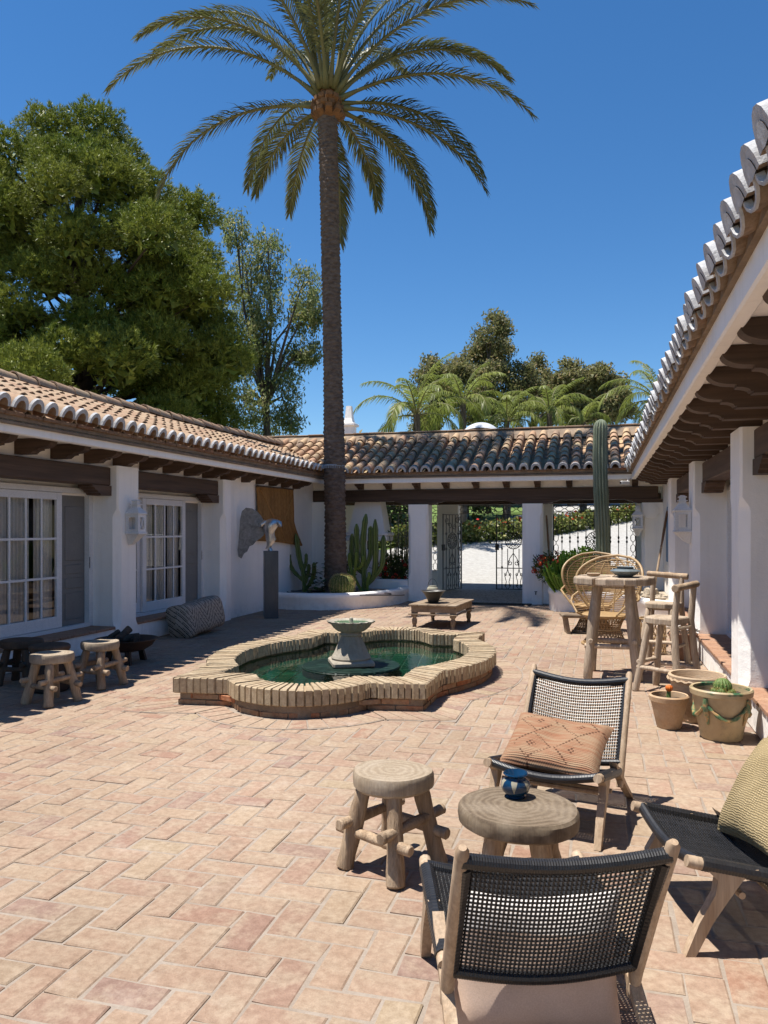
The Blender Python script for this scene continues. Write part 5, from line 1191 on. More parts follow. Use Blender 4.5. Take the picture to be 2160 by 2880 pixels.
# round log table with the blue pot
T_ = thing('log_table', 'round log-slice side table with tree rings among the lounge chairs', 'table', (-.37, 3.68, 0)); mb = MB(); slab(mb, .278, .275, .362, 11, 56, .03); part('table_top', mb, M['slabdark'], T_, 30, local=True)
for k, a in enumerate((.5, 2.4, 3.9, 5.6)): mb = MB(); mb.log((.12 * math.cos(a), .12 * math.sin(a), .285), (.19 * math.cos(a), .19 * math.sin(a), 0), .05, .045, 12, 70 + k); part('leg', mb, M['driftwood'], T_, 40, local=True)
b = NB('blue_glaze'); tc = b.node('ShaderNodeTexCoord').outputs['Object']; sp = b.node('ShaderNodeSeparateXYZ', {0: tc}); ang = b.math('ARCTAN2', sp.outputs[1], sp.outputs[0]); z_ = sp.outputs[2]
tri = b.math('ABSOLUTE', b.math('SUBTRACT', b.math('FRACT', b.math('MULTIPLY', ang, 6 / (2 * PI))), .5)); zz = b.node('ShaderNodeMapRange', {0: z_, 1: .02, 2: .085}).outputs[0]
msk = b.math('LESS_THAN', b.math('MULTIPLY', tri, 2.0), b.math('MULTIPLY', b.math('SUBTRACT', zz, .15), .55)); msk = b.math('MULTIPLY', msk, b.math('LESS_THAN', z_, .088))
col = b.mix(msk, (.004, .028, .07), (.30, .27, .20)); M['blueglaze'] = b.fin(col, .12, 0, .6)
mb = MB(); mb.lathe([(.045, 0), (.05, .006), (.042, .012), (.062, .03), (.072, .055), (.066, .08), (.05, .092), (.048, .098), (.06, .112), (.056, .118), (.046, .104), (.0, .05)], (-.395, 3.79, .363), 36, cap1=False)
solo('ceramic_pot', mb, [M['blueglaze']], 'glossy blue glazed pot with pale triangles on the log table', 'pot', smooth=50, base=(-.395, 3.79, .363))
# lounge chairs
def wrap(mb, pts, r, n=10, rings=56, mi=None):
    P = []; L = len(pts) - 1
    for i in range(rings + 1):
        t = i / rings * L; k = min(L - 1, int(t)); P.append(Vector(pts[k]).lerp(Vector(pts[k + 1]), t - k))
    mb.tube(P, [r * (1 + .018 * (1 if i % 2 else -1)) for i in range(rings + 1)], n, True, mi)
def weave(mb, fn, nu, nv, r, seg=10, amp=.003):
    """two families of cords over surface fn(u,v)->point, woven over and under"""
    for fam in (0, 1):
        n = nu if fam == 0 else nv; m_ = nv if fam == 0 else nu
        for i in range(n):
            a = (i + .5) / n; P = []
            for k in range(seg + 1):
                t = k / seg; p = Vector(fn(a, t) if fam == 0 else fn(t, a)); P.append(p + Vector((0, 0, amp * (1 if (i + k) % 2 else -1) * (1 if fam else -1))))
            mb.tube(P, r, 4, False)
def lounge(label, loc, rz):
    T_ = thing('lounge_chair', label, 'chair', loc, rz, 'black cord lounge chairs'); w = .30
    for s_ in (-1, 1):
        x = s_ * w; mb = MB()
        mb.loft([[(x + dx * .021 * k2, y + dy * k, z) for dx, dy in ((-1, -1), (1, -1), (1, 1), (-1, 1))] for y, z, k, k2 in ((.335, 0, .020, .85), (.275, .13, .027, .95), (.205, .24, .034, 1), (.18, .295, .05, 1), (.17, .333, .10, 1))]); part('front_leg', mb, M['teak'], T_, 35, local=True)
        mb = MB(); mb.loft([[(x + dx * .020, y + dy * k, z + dy2 * k) for dx, dy, dy2 in ((-1, -.5, -.8), (1, -.5, -.8), (1, .5, .8), (-1, .5, .8))] for y, z, k in ((-.53, 0.012, .024), (-.36, .12, .032), (-.18, .245, .042), (-.05, .325, .03))]); part('rear_leg', mb, M['teak'], T_, 35, local=True)
        mb = MB(); mb.tube([(x, .345, .365), (x, .31, .357), (x, .1, .315), (x, -.2, .255)], [.023, .025, .025, .024], 10); part('seat_rail', mb, M['teak'], T_, 40, local=True)
        mb = MB(); wrap(mb, [(x, .288, .355), (x, .1, .317), (x, -.16, .265)], .0285, 10, 60); part('rail_binding', mb, M['rope'], T_, local=True)
        mb = MB(); P = [(x, -.225, .155), (x, -.26, .25), (x, -.40, .52), (x, -.53, .755), (x, -.538, .77)]; mb.tube(P, [.020, .023, .022, .021, .012], 10); part('back_post', mb, M['teak'], T_, 40, local=True)
        mb = MB(); wrap(mb, [(x - s_ * .012, -.278, .285), (x - s_ * .012, -.40, .52), (x - s_ * .012, -.505, .70)], .020, 8, 60); part('post_binding', mb, M['rope'], T_, local=True)
    arc = lambda y, z, by, bz, n=12: [(-w + 2 * w * k / n, y + by * math.sin(PI * k / n), z + bz * math.sin(PI * k / n)) for k in range(n + 1)]
    mb = MB(); wrap(mb, arc(-.515, .725, .02, -.035), .0225, 12, 150); part('top_rail', mb, M['rope'], T_, local=True)
    mb = MB(); wrap(mb, arc(-.275, .285, -.01, -.03), .0205, 12, 150); part('lower_back_rail', mb, M['rope'], T_, local=True)
    mb = MB(); wrap(mb, arc(.30, .36, .0, -.045), .023, 12, 150); part('front_rail', mb, M['rope'], T_, local=True)
    mb = MB(); wrap(mb, arc(-.165, .258, .0, -.03), .018, 10, 90); part('rear_seat_rail', mb, M['rope'], T_, local=True)
    for (y, z) in ((.12, .20), (-.06, .16)): mb = MB(); mb.tube([(-w + .01, y, z + .02), (w - .01, y, z + .02)], .014, 8); part('stretcher', mb, M['teak'], T_, True, local=True)
    seat = lambda u, v: (-w + .015 + (2 * w - .03) * u, -.16 + .46 * v, .26 + .098 * v - (.045 * math.sin(PI * u)) * (.55 + .45 * v))
    mb = MB(); weave(mb, seat, 40, 38, .0050, 12, .001); part('seat_weave', mb, M['rope'], T_, kind='stuff', local=True)
    back = lambda u, v: (-w + .015 + (2 * w - .03) * u, -.278 - .237 * v + (.02 + .012 * v) * math.sin(PI * u) * v - .01 * (1 - v) * math.sin(PI * u), .285 + .44 * v - math.sin(PI * u) * (.03 + .005 * v))
    mb = MB(); weave(mb, back, 42, 27, .0036, 12, .0005); part('back_weave', mb, M['rope'], T_, kind='stuff', local=True)
    return T_
def face(fx, fy): return math.atan2(fy, fx) - PI / 2
lounge('black cord lounge chair nearest the camera, seen from behind', (-.262, 2.745, 0), face(-.33, .944))
lounge('black cord lounge chair facing the camera with a rust kilim cushion', (-.237, 4.565, 0), face(-.212, -.977))
lounge('black cord lounge chair at the right edge facing the log table', (.56, 3.62, 0), face(-.955, -.295))
# cushions
def cushion_mesh(w, h, t, seed, n=26, sag=.0):
    mb = MB(); rp = random.Random(seed); ph = [rp.uniform(0, 6) for _ in range(8)]
    def f(sg):
        def g_(u, v):
            x, y = u * 2 - 1, v * 2 - 1; e = max(0, (1 - x ** 4) * (1 - y ** 4)) ** .5; cx = 1 - .07 * (1 - abs(y)) ** 1 * 0
            px = x * w / 2 * (1 - .06 * (1 - y * y)) ; py = y * h / 2 * (1 - .07 * (1 - x * x)) - sag * math.cos(x * PI / 2) * (y > 0) * y
            z = sg * t / 2 * e * (1 + .06 * math.sin(5 * x + ph[0]) * math.sin(4 * y + ph[1]) + .05 * math.sin(9 * x + 3 * y + ph[2])) + .012 * math.sin(3 * x + ph[3]) * math.cos(2 * y)
            return (px, py, z)
        return g_
    mb.grid(f(1), n, n); k = len(mb.f); mb.grid(f(-1), n, n); mb.f[k:] = [q[::-1] for q in mb.f[k:]]
    return mb
def put_cushion(label, mb, mats, O, rz, tilt, off, roll=0):
    """local frame of the chair: stand the pillow up against the back"""
    o = link('cushion', mb.mesh('cushion', mats, 'all'), None, (0, 0, 0)); tag(o, label, 'cushion', 'chair cushions')
    o.matrix_world = Matrix.Translation(O) @ Matrix.Rotation(rz, 4, 'Z') @ Matrix.Translation(off) @ Matrix.Rotation(roll, 4, 'Y') @ Matrix.Rotation(tilt, 4, 'X'); return o
def kilim_mat(name, c1, c2, dark, freq=(1, 1)):
    b = NB(name); tc = b.node('ShaderNodeTexCoord').outputs['Object']; sp = b.node('ShaderNodeSeparateXYZ', {0: tc}); x, y = sp.outputs[0], sp.outputs[1]
    n1 = b.noise(b.coord((1, 9, 1)), 7, 4); col = b.mix(b.node('ShaderNodeMapRange', {0: n1, 1: .38, 2: .62}).outputs[0], c1, c2)
    d = b.math('ADD', b.math('ABSOLUTE', b.math('SUBTRACT', b.math('FRACT', b.math('MULTIPLY', x, 4.3)), .5)), b.math('ABSOLUTE', b.math('SUBTRACT', b.math('FRACT', b.math('MULTIPLY', y, 5.2)), .5)))
    line = b.math('LESS_THAN', b.math('ABSOLUTE', b.math('SUBTRACT', d, .46)), .045); dots = b.math('GREATER_THAN', b.math('MULTIPLY', b.math('SINE', b.math('MULTIPLY', x, 240)), b.math('SINE', b.math('MULTIPLY', y, 240))), .05)
    ctr = b.math('LESS_THAN', d, .13); mk_ = b.math('MULTIPLY', b.math('MULTIPLY', b.math('MAXIMUM', line, ctr), dots), b.math('GREATER_THAN', b.noise(b.coord(), 5, 2), .42))
    col = b.mix(b.math('MULTIPLY', mk_, .8), col, dark)
    wv = b.math('MULTIPLY', b.math('SINE', b.math('MULTIPLY', y, 620)), b.math('MULTIPLY_ADD', b.math('SINE', b.math('MULTIPLY', x, 500)), .3, .7))
    col = b.mix(.5, col, b.ramp(b.math('MULTIPLY_ADD', wv, .5, .5), [(0, (.5, .45, .42)), (1, (1.06, 1.05, 1.04))]), 'MULTIPLY'); b.bump(wv, .6, .003)
    return b.fin(col, .95, 0, .1)
M['kilim'] = kilim_mat('rust_kilim', (.30, .15, .09), (.345, .235, .15), (.07, .032, .022))
b = NB('coarse_jute'); v = b.coord(); tc = b.node('ShaderNodeTexCoord').outputs['Object']; w1 = b.node('ShaderNodeTexWave', {'Vector': tc, 'Scale': 32.0, 'Distortion': 5.0}, bands_direction='X'); w2 = b.node('ShaderNodeTexWave', {'Vector': tc, 'Scale': 32.0, 'Distortion': 5.0}, bands_direction='Y')
h_ = b.math('MULTIPLY', w1.outputs[1], w2.outputs[1]); col = b.mix(h_, (.27, .205, .11), (.56, .45, .27)); col = b.mix(.4, col, b.ramp(b.noise(v, 5, 4), [(.35, (.7, .68, .6)), (.65, (1.05, 1.05, 1.05))]), 'MULTIPLY'); b.bump(h_, .9, .006); M['jute'] = b.fin(col, .95, 0, .1)
M['canvas'] = mk('pinkish_canvas', (.56, .42, .335), (.50, .37, .29), .95, 4, fine=220, bump=.25, bd=.002)
M['canvaswhite'] = mk('white_canvas', (.72, .68, .64), (.62, .57, .53), .95, 6, fine=180, bump=.3, bd=.003)
put_cushion('rust and tan kilim cushion on the chair facing the camera', cushion_mesh(.56, .44, .15, 1, sag=.03), M['kilim'], (-.237, 4.565, 0), face(-.212, -.977), R(152), (0, .02, .425), R(-3))
mb = cushion_mesh(.56, .44, .15, 2, sag=.02)
for i, f in enumerate(mb.f):
    cy = sum(mb.v[q][1] for q in f) / 4; mb.m[i] = 1 if cy > .10 else 0
put_cushion('pale pink and white canvas cushion in the chair seen from behind', mb, [M['canvas'], M['canvaswhite']], (-.262, 2.745, 0), face(-.33, .944), R(82), (0, -.185, .262), R(2))
put_cushion('coarse straw-coloured cushion on the right-hand lounge chair', cushion_mesh(.50, .50, .16, 3, sag=.05), M['jute'], (.56, 3.62, 0), face(-.955, -.295), R(122), (.0, -.15, .52), R(8))
# ---- bar table and stools
BT = (.13, 9.14, 0); T_ = thing('bar_table', 'tall rustic bar table with a jagged plank top', 'table', BT); rp = random.Random(3)
for k in range(9):
    a0 = 2 * PI * k / 9 + .1; a1 = a0 + 2 * PI / 9; r = rp.uniform(.40, .49); mb = MB(); c0, c1 = (r * .96 * math.cos(a0), r * .96 * math.sin(a0)), (r * math.cos(a1 - .05), r * math.sin(a1 - .05)); am = (a0 + a1) / 2
    poly = [(.02 * math.cos(am), .02 * math.sin(am)), c0, (r * 1.0 * math.cos(am - .1), r * 1.0 * math.sin(am - .1)), (r * .97 * math.cos(am + .12), r * .97 * math.sin(am + .12)), c1]
    z1 = 1.115 + rp.uniform(-.006, .006); cen = (sum(p[0] for p in poly) / 5, sum(p[1] for p in poly) / 5); ins = [(p[0] + (cen[0] - p[0]) * .05, p[1] + (cen[1] - p[1]) * .05) for p in poly]
    mb.loft([[(p[0], p[1], 1.035) for p in ins], [(p[0], p[1], 1.05) for p in poly], [(p[0], p[1], z1 - .012) for p in poly], [(p[0], p[1], z1) for p in ins]]); part('plank', mb, M['driftpale'], T_, local=True)
ft = [(-.27, -.27), (.26, -.25), (.30, .30), (-.24, .28)]
for k, (x, y) in enumerate(ft): mb = MB(); mb.log((x * .62, y * .62, 1.04), (x, y, 0), .050, .052, 12, 200 + k, .012); part('leg', mb, M['driftpale'], T_, 40, local=True)
for k in range(4):
    a, b_ = Vector((*ft[k], 0)) * .87, Vector((*ft[(k + 1) % 4], 0)) * .87; d = (b_ - a).normalized() * .07; z = .36 + .06 * (k % 2); mb = MB(); mb.log(a - d + Vector((0, 0, z)), b_ + d + Vector((0, 0, z)), .028, .026, 10, 220 + k); part('stretcher', mb, M['driftpale'], T_, 40, local=True)
mb = MB(); mb.box((-.16, -.16, .99), (.16, .16, 1.034)); part('apron', mb, M['driftpale'], T_, local=True)
M['pewter'] = mk('grey_blue_ceramic', (.16, .19, .20), (.10, .12, .13), .35, 12, bump=.2, spec=.5)
mb = MB(); mb.lathe([(.07, 0), (.10, .012), (.155, .052), (.165, .062), (.15, .072), (.09, .088), (.085, .10), (.105, .108), (.095, .108), (.07, .09), (0, .05)], (.26, 9.06, 1.122), 36, cap1=False)
solo('ceramic_bowl', mb, M['pewter'], 'wide grey-blue ceramic bowl on the bar table', 'bowl', smooth=50)
mb = MB(); mb.lathe([(.05, 0), (.07, .01), (.075, .03), (.065, .035), (.0, .02)], (-.08, 9.05, 1.121), 24, cap1=False); solo('small_dish', mb, M['driftwood'], 'small shallow dish at the left of the bar table top', 'dish', smooth=50)
def barstool(label, c, f, seed):
    T_ = thing('bar_stool', label, 'stool', (*c, 0), face(*f), 'rustic bar stools'); k = 0
    mb = MB(); P = [(-.19, -.17), (.19, -.17), (.20, .02), (.16, .14), (.08, .19), (-.08, .19), (-.16, .14), (-.20, .02)]; mb.loft([[(p[0] * q, p[1] * q, z) for p in P] for q, z in ((.95, .69), (1, .70), (1, .745), (.96, .757))]); part('seat', mb, M['driftpale'], T_, local=True)
    for sx in (-1, 1):
        mb = MB(); mb.log((sx * .13, .12, .70), (sx * .215, .225, 0), .032, .037, 10, seed + k, .015); part('leg', mb, M['driftpale'], T_, 40, local=True); k += 1
        mb = MB(); mb.tube([(sx * .235, -.245, 0), (sx * .20, -.20, .4), (sx * .175, -.175, .72), (sx * .17, -.205, 1.06)], [.037, .034, .033, .030], 10); part('back_leg', mb, M['driftpale'], T_, 40, local=True)
        mb = MB(); mb.log((sx * .21, -.22, .24), (sx * .195, .215, .245), .02, .022, 9, seed + k + 9); part('stretcher', mb, M['driftpale'], T_, 40, local=True)
    mb = MB(); mb.log((-.21, .195, .30), (.21, .2, .29), .024, .022, 9, seed + 20); part('stretcher', mb, M['driftpale'], T_, 40, local=True)
    for z in (.66,): mb = MB(); mb.log((-.20, -.175, z), (.20, -.175, z), .02, .02, 8, seed + 24); part('stretcher', mb, M['driftpale'], T_, 40, local=True)
    mb = MB(); mb.log((-.245, -.215, 1.065), (.245, -.205, 1.09), .037, .033, 12, seed + 30, .03); part('back_rail', mb, M['driftwood'], T_, 40, local=True)
barstool('rustic bar stool nearer the camera, beside the terracotta pots', (.64, 8.42), (-.85, .52), 300)
barstool('rustic bar stool further back behind the nearer one', (.72, 10.05), (-.34, -.94), 340)
# ---- rattan chairs
M['rattan'] = mk('honey_rattan', (.36, .235, .115), (.26, .155, .07), .5, 8, bump=.2, bd=.004, vary=.25, spec=.4)
M['rattanrim'] = mk('rattan_rim', (.30, .19, .09), (.40, .27, .13), .5, 10, bump=.3, bd=.004, spec=.4)
def rattan(label, c, f, seed):
    T_ = thing('rattan_chair', label, 'chair', (*c, 0), face(*f), 'rattan peacock chairs'); rp = random.Random(seed)
    rad = lambda z: .20 + .13 * abs((z - .23) / .23) ** 1.5
    for z, r in ((.015, .02), (.415, .018), (.22, .012)): mb = MB(); R_ = rad(z); mb.tube([(R_ * math.cos(2 * PI * k / 28), R_ * math.sin(2 * PI * k / 28), z) for k in range(29)], r, 8, False); part('base_ring', mb, M['rattanrim'], T_, True, local=True)
    mb = MB()
    for s_ in (-1, 1):
        for k in range(34):
            a = 2 * PI * k / 34; mb.tube([(rad(z) * math.cos(a + s_ * (z - .2) * 1.2), rad(z) * math.sin(a + s_ * (z - .2) * 1.2), z) for z in (.015, .1, .22, .33, .415)], .0055, 5, False)
    part('base_canes', mb, M['rattan'], T_, True, kind='stuff', local=True)
    mb = MB()
    for k in range(11): z = .05 + .034 * k; R_ = rad(z) + .006; mb.tube([(R_ * math.cos(2 * PI * q / 24), R_ * math.sin(2 * PI * q / 24), z) for q in range(25)], .0045, 4, False)
    part('base_binding', mb, M['rattan'], T_, True, kind='stuff', local=True)
    mb = MB(); mb.lathe([(.32, .415), (.33, .43), (.30, .445), (0, .435)], (0, 0, 0), 32, cap1=False); part('seat', mb, M['rattanrim'], T_, 40, local=True)
    # fan back: width profile over height, wrapped round behind the sitter
    def wid(t): return (.24 + .26 * math.sin(min(1, t / .62) * PI / 2)) * (1 if t < .62 else math.sqrt(max(0.0, 1 - ((t - .62) / .38) ** 2.2)))
    def bp(x, t): z = .40 + .86 * t; y = -.26 - .16 * t + .34 * (x * x) / .25 * (1 - .4 * t); return (x, y, z)
    rim = [bp(-wid(t), t) for t in [k / 30 for k in range(31)]] + [bp(wid(t), t) for t in [k / 30 for k in range(29, -1, -1)]]
    mb = MB(); mb.tube(rim, .019, 8); part('back_rim', mb, M['rattanrim'], T_, True, local=True)
    mb = MB(); rim2 = [bp(-wid(t) * .86, t * .93) for t in [k / 24 for k in range(25)]] + [bp(wid(t) * .86, t * .93) for t in [k / 24 for k in range(23, -1, -1)]]; mb.tube(rim2, .009, 6); part('inner_rim', mb, M['rattanrim'], T_, True, local=True)
    for k in range(30):
        t = .04 + .93 * k / 30; w = wid(t); mb = MB(); j = rp.uniform(-.004, .004); mb.tube([(lambda p: (p[0], p[1], p[2] + j * math.sin(q * .8)))(bp(-w + 2 * w * q / 12, t)) for q in range(13)], .0065, 5, False); part('slat', mb, M['rattan'], T_, True, local=True)
    for x in (-.5, 0, .5):
        mb = MB(); mb.tube([bp(x * .55 * wid(t) / .5 if False else x * wid(min(t, .9)) * .9, t) for t in [k / 10 * .95 for k in range(11)]], .010, 6); part('rib', mb, M['rattanrim'], T_, True, local=True)
    for s_ in (-1, 1):
        mb = MB(); mb.tube([bp(s_ * wid(.38), .38), (s_ * .50, .02, .66), (s_ * .42, .22, .60), (s_ * .30, .28, .46), (s_ * .26, .2, .42)], .016, 8); part('arm', mb, M['rattanrim'], T_, True, local=True)
        mb = MB()
        for q in range(9):
            t = q / 8; a = Vector(bp(s_ * wid(.38 - .04 * q), .38 - .04 * q)); e = Vector((s_ * .50, .02, .66)).lerp(Vector((s_ * .30, .28, .46)), t); mb.tube([a, a.lerp(e, .5) + Vector((s_ * .03, 0, -.01)), e], .005, 5, False)
        part('arm_canes', mb, M['rattan'], T_, True, kind='stuff', local=True)
    return T_
rattan('rattan peacock chair directly behind the bar table', (.06, 11.6), (-.42, -.9), 1)
rattan('second rattan peacock chair half hidden behind the first', (-.12, 12.95), (-.1, -1), 2)
# low bench, basket and pot behind the bar stools
T_ = thing('low_bench', 'small weathered wooden bench left of the rattan chairs', 'bench', (-.36, 12.75, 0), R(10)); mb = MB(); mb.bbox((-.26, -.17, .25), (.30, .17, .315), .02); part('seat', mb, M['oldtable'], T_, local=True)
for s_ in (-1, 1): mb = MB(); mb.loft([[(s_ * .19 - .03, -.13, .25), (s_ * .19 + .03, -.13, .25), (s_ * .19 + .03, .13, .25), (s_ * .19 - .03, .13, .25)], [(s_ * .15 - .03, -.15, 0), (s_ * .15 + .03, -.15, 0), (s_ * .15 + .03, .15, 0), (s_ * .15 - .03, .15, 0)]]); part('leg', mb, M['oldtable'], T_, local=True)
T_ = thing('cane_basket', 'open lattice cane basket on the floor behind the bar stools', 'basket', (.66, 10.95, 0)); mb = MB()
for s_ in (-1, 1):
    for k in range(22): a = 2 * PI * k / 22; mb.tube([(.17 * math.cos(a + s_ * z * 2.2), .17 * math.sin(a + s_ * z * 2.2), z) for z in (0, .15, .3, .46)], .005, 5, False)
part('lattice', mb, M['rattan'], T_, True, kind='stuff', local=True)
for z in (.012, .23, .46): mb = MB(); mb.tube([(.172 * math.cos(2 * PI * q / 24), .172 * math.sin(2 * PI * q / 24), z) for q in range(25)], .012, 6, False); part('hoop', mb, M['rattanrim'], T_, True, local=True)
# ---- coffee table with bowl and lantern
T_ = thing('coffee_table', 'low antique wooden coffee table between fountain and gate', 'table', (-2.62, 13.2, 0), R(-4)); w, l = .37, .60
mb = MB(); n = 5
for k in range(n): mb = MB(); x0 = -w - .04 + (2 * w + .08) * k / n; mb.bbox((x0 + .003, -l - .04, .372), (x0 + (2 * w + .08) / n - .003, l + .04, .40 + .003 * (k % 2)), .005); part('plank', mb, M['oldtable'], T_, local=True)
mb = MB()
for a, b_ in (((-w, -l, .27), (w, -l + .04, .371)), ((-w, l - .04, .27), (w, l, .371)), ((-w, -l + .04, .27), (-w + .04, l - .04, .371)), ((w - .04, -l + .04, .27), (w, l - .04, .371))): mb.bbox(a, b_, .006)
part('apron', mb, M['oldtable'], T_, local=True)
mb = MB()
for a, b_ in (((-w - .05, -l - .03, .225), (w + .05, -l + .01, .245)), ((-w - .05, l - .01, .225), (w + .05, l + .03, .245)), ((-w - .03, -l + .01, .225), (-w + .01, l - .01, .245)), ((w - .01, -l + .01, .225), (w + .03, l - .01, .245))): mb.bbox(a, b_, .006)
part('lower_rail', mb, M['oldtable'], T_, local=True)
for sx in (-1, 1):
    for sy in (-1, 1): mb = MB(); x, y = sx * (w - .04), sy * (l - .05); mb.bbox((x - .045, y - .045, .19), (x + .045, y + .045, .37), .004); mb.lathe([(.045, .19), (.03, .17), (.046, .14), (.042, .08), (.028, .05), (.036, .03), (.034, 0)], (x, y, 0), 14); part('leg', mb, M['oldtable'], T_, 40, local=True)
M['darkbowl'] = mk('dark_bronze_bowl', (.055, .05, .04), (.035, .03, .025), .45, 8, bump=.3, spec=.5)
mb = MB(); mb.lathe([(.07, 0), (.085, .01), (.10, .05), (.15, .14), (.185, .185), (.215, .20), (.21, .205), (.175, .185), (.09, .06), (0, .03)], (-2.72, 12.92, .404), 32, cap1=False); solo('wide_bowl', mb, M['darkbowl'], 'wide dark flared bowl on the coffee table', 'bowl', smooth=45)
M['lanternclay'] = mk('pale_green_clay', (.34, .33, .25), (.24, .22, .16), .7, 20, bump=.5)
mb = MB(); c = (-2.83, 13.38, .404); T_ = thing('clay_lantern', 'pale clay lantern with a wire handle behind the dark bowl', 'lantern', c); mb.lathe([(.08, 0), (.085, .01), (.075, .05), (.10, .10), (.10, .20), (.085, .225), (.07, .235), (.07, .25), (.0, .25)], c, 28, cap1=False); part('body', mb, M['lanternclay'], T_, 40)
mb = MB(); mb.tube([(c[0] + .085 * math.cos(a), c[1], c[2] + .23 + .14 * math.sin(a)) for a in [PI * k / 14 for k in range(15)]], .004, 5); part('handle', mb, M['iron'], T_, True)
# ---- fire bowl, pouf
T_ = thing('fire_bowl', 'rusty steel fire bowl on legs with charred logs by the left pillar', 'fire bowl', (-5.64, 8.45, 0)); mb = MB(); mb.lathe([(.10, .135), (.22, .16), (.31, .215), (.355, .285), (.38, .292), (.38, .298), (.35, .295), (.28, .225), (0, .16)], (0, 0, 0), 40, cap1=False); part('bowl', mb, M['ironblack'], T_, 45, local=True)
for k in range(3): a = 2 * PI * k / 3 - .9; mb = MB(); mb.loft([[(.20 * math.cos(a) + x, .20 * math.sin(a) + y, .19) for x, y in ((-.03, -.02), (.03, -.02), (.03, .02), (-.03, .02))], [(.25 * math.cos(a) + x, .25 * math.sin(a) + y, 0) for x, y in ((-.04, -.02), (.04, -.02), (.04, .02), (-.04, .02))]]); part('leg', mb, M['ironblack'], T_, local=True)
M['char'] = mk('charred_log', (.11, .085, .065), (.045, .036, .03), .95, 8, bump=1, bd=.02)
rp = random.Random(8); G2 = 'logs in the fire bowl'
for k, (a, b_, r, lab) in enumerate([((-.2, -.1, .25), (.15, .05, .33), .045, 'charred log lying across the fire bowl'), ((-.05, .15, .24), (.22, -.12, .30), .04, 'thin grey log at the right of the fire bowl'), ((-.1, -.12, .25), (.02, .05, .42), .05, 'stumpy upright log end in the fire bowl'), ((-.26, .0, .28), (-.12, .03, .38), .03, 'short twisted branch at the left of the fire bowl')]):
    mb = MB(); mb.log(tuple(Vector(a) + Vector((-5.64, 8.45, 0))), tuple(Vector(b_) + Vector((-5.64, 8.45, 0))), r, r * .85, 9, 400 + k, .05, wob=.18); solo('log', mb, M['char'], lab, 'log', G2, 40)
b = NB('black_and_cream_rug'); tc = b.node('ShaderNodeTexCoord').outputs['Object']; sp = b.node('ShaderNodeSeparateXYZ', {0: tc}); x, y, z = sp.outputs
g1 = b.math('ADD', b.math('MULTIPLY', z, 3.2), b.math('MULTIPLY', x, 3.2)); zig = b.math('ABSOLUTE', b.math('SUBTRACT', b.math('FRACT', b.math('MULTIPLY', y, 2.6)), .5)); f_ = b.math('FRACT', b.math('MULTIPLY', b.math('ADD', g1, b.math('MULTIPLY', zig, 1.9)), 3.0))
ln = b.math('LESS_THAN', f_, .20); ln2 = b.math('MULTIPLY', b.math('LESS_THAN', b.math('ABSOLUTE', b.math('SUBTRACT', f_, .45)), .07), b.math('GREATER_THAN', b.math('SINE', b.math('MULTIPLY', y, 150)), 0)); nz = b.noise(b.coord(), 60, 3)
m_ = b.math('MULTIPLY', b.math('MAXIMUM', ln, ln2), b.math('GREATER_THAN', nz, .42)); col = b.mix(m_, (.36, .31, .255), (.018, .015, .013)); b.bump(nz, .5, .006); M['rug'] = b.fin(col, .95, 0, .1)
mb = MB()
def pf(u, v):
    a = u * 2 * PI; s = v * 2 - 1; e = 4.5; ca, sa = math.cos(a), math.sin(a); r = (abs(ca) ** e + abs(sa) ** e) ** (-1 / e); k = max(0, 1 - abs(s) ** 9) ** .26 * (1 - .10 * (1 - s * s))
    return (.25 * r * ca * k * (1 + .04 * math.sin(7 * s)), .50 * s * (1 + .05 * ca), .27 * r * sa * k * (1 + .05 * math.sin(5 * s + 1)) + .03 * s * s * sa)
mb.grid(pf, 36, 30, closeu=True)
o = link('floor_pouf', mb.mesh('floor_pouf', M['rug'], 'all'), None, (-6.12, 11.02, .265), (R(6), R(-10), R(-7))); tag(o, 'large black and cream patterned pouf leaning on the left step', 'pouf')
# ---- pots in the right foreground
M['terra'] = mk('terracotta', (.50, .33, .19), (.42, .265, .15), .85, 5, bump=.4, bd=.006, dirt=(.50, .40, .28))
M['terrap'] = mk('pale_terracotta', (.50, .37, .245), (.41, .29, .185), .85, 4, (1, 1, 3), 5, .5, .008, dirt=(.52, .44, .33))
b = NB('glazed_garland_pot'); v = b.coord(); tc = b.node('ShaderNodeTexCoord').outputs['Object']; z = b.node('ShaderNodeSeparateXYZ', {0: tc}).outputs[2]
col = b.mix(b.node('ShaderNodeMapRange', {0: b.noise(v, 4, 5), 1: .4, 2: .62}).outputs[0], (.43, .335, .195), (.34, .25, .14)); col = b.mix(b.math('MULTIPLY', b.node('ShaderNodeMapRange', {0: b.noise(v, 8, 5), 1: .55, 2: .68}).outputs[0], b.math('LESS_THAN', z, .25)), col, (.20, .19, .13))
rimm = b.math('GREATER_THAN', z, .372); col = b.mix(b.math('MULTIPLY', rimm, b.node('ShaderNodeMapRange', {0: b.noise(v, 5, 3), 1: .47, 2: .53}).outputs[0]), col, (.05, .13, .065)); col = b.mix(b.math('MULTIPLY', rimm, b.node('ShaderNodeMapRange', {0: b.noise(v, 4.2, 3), 1: .56, 2: .50}).outputs[0]), col, (.42, .20, .09)) if False else col
M['glazedpot'] = b.fin(col, .45, 0, .4)
b = NB('garland_glaze'); v = b.coord(); col = b.ramp(b.noise(v, 14, 4), [(.35, (.035, .10, .05)), (.48, (.12, .18, .085)), (.55, (.40, .24, .10)), (.7, (.42, .35, .2))]); M['garland'] = b.fin(col, .3, 0, .5)
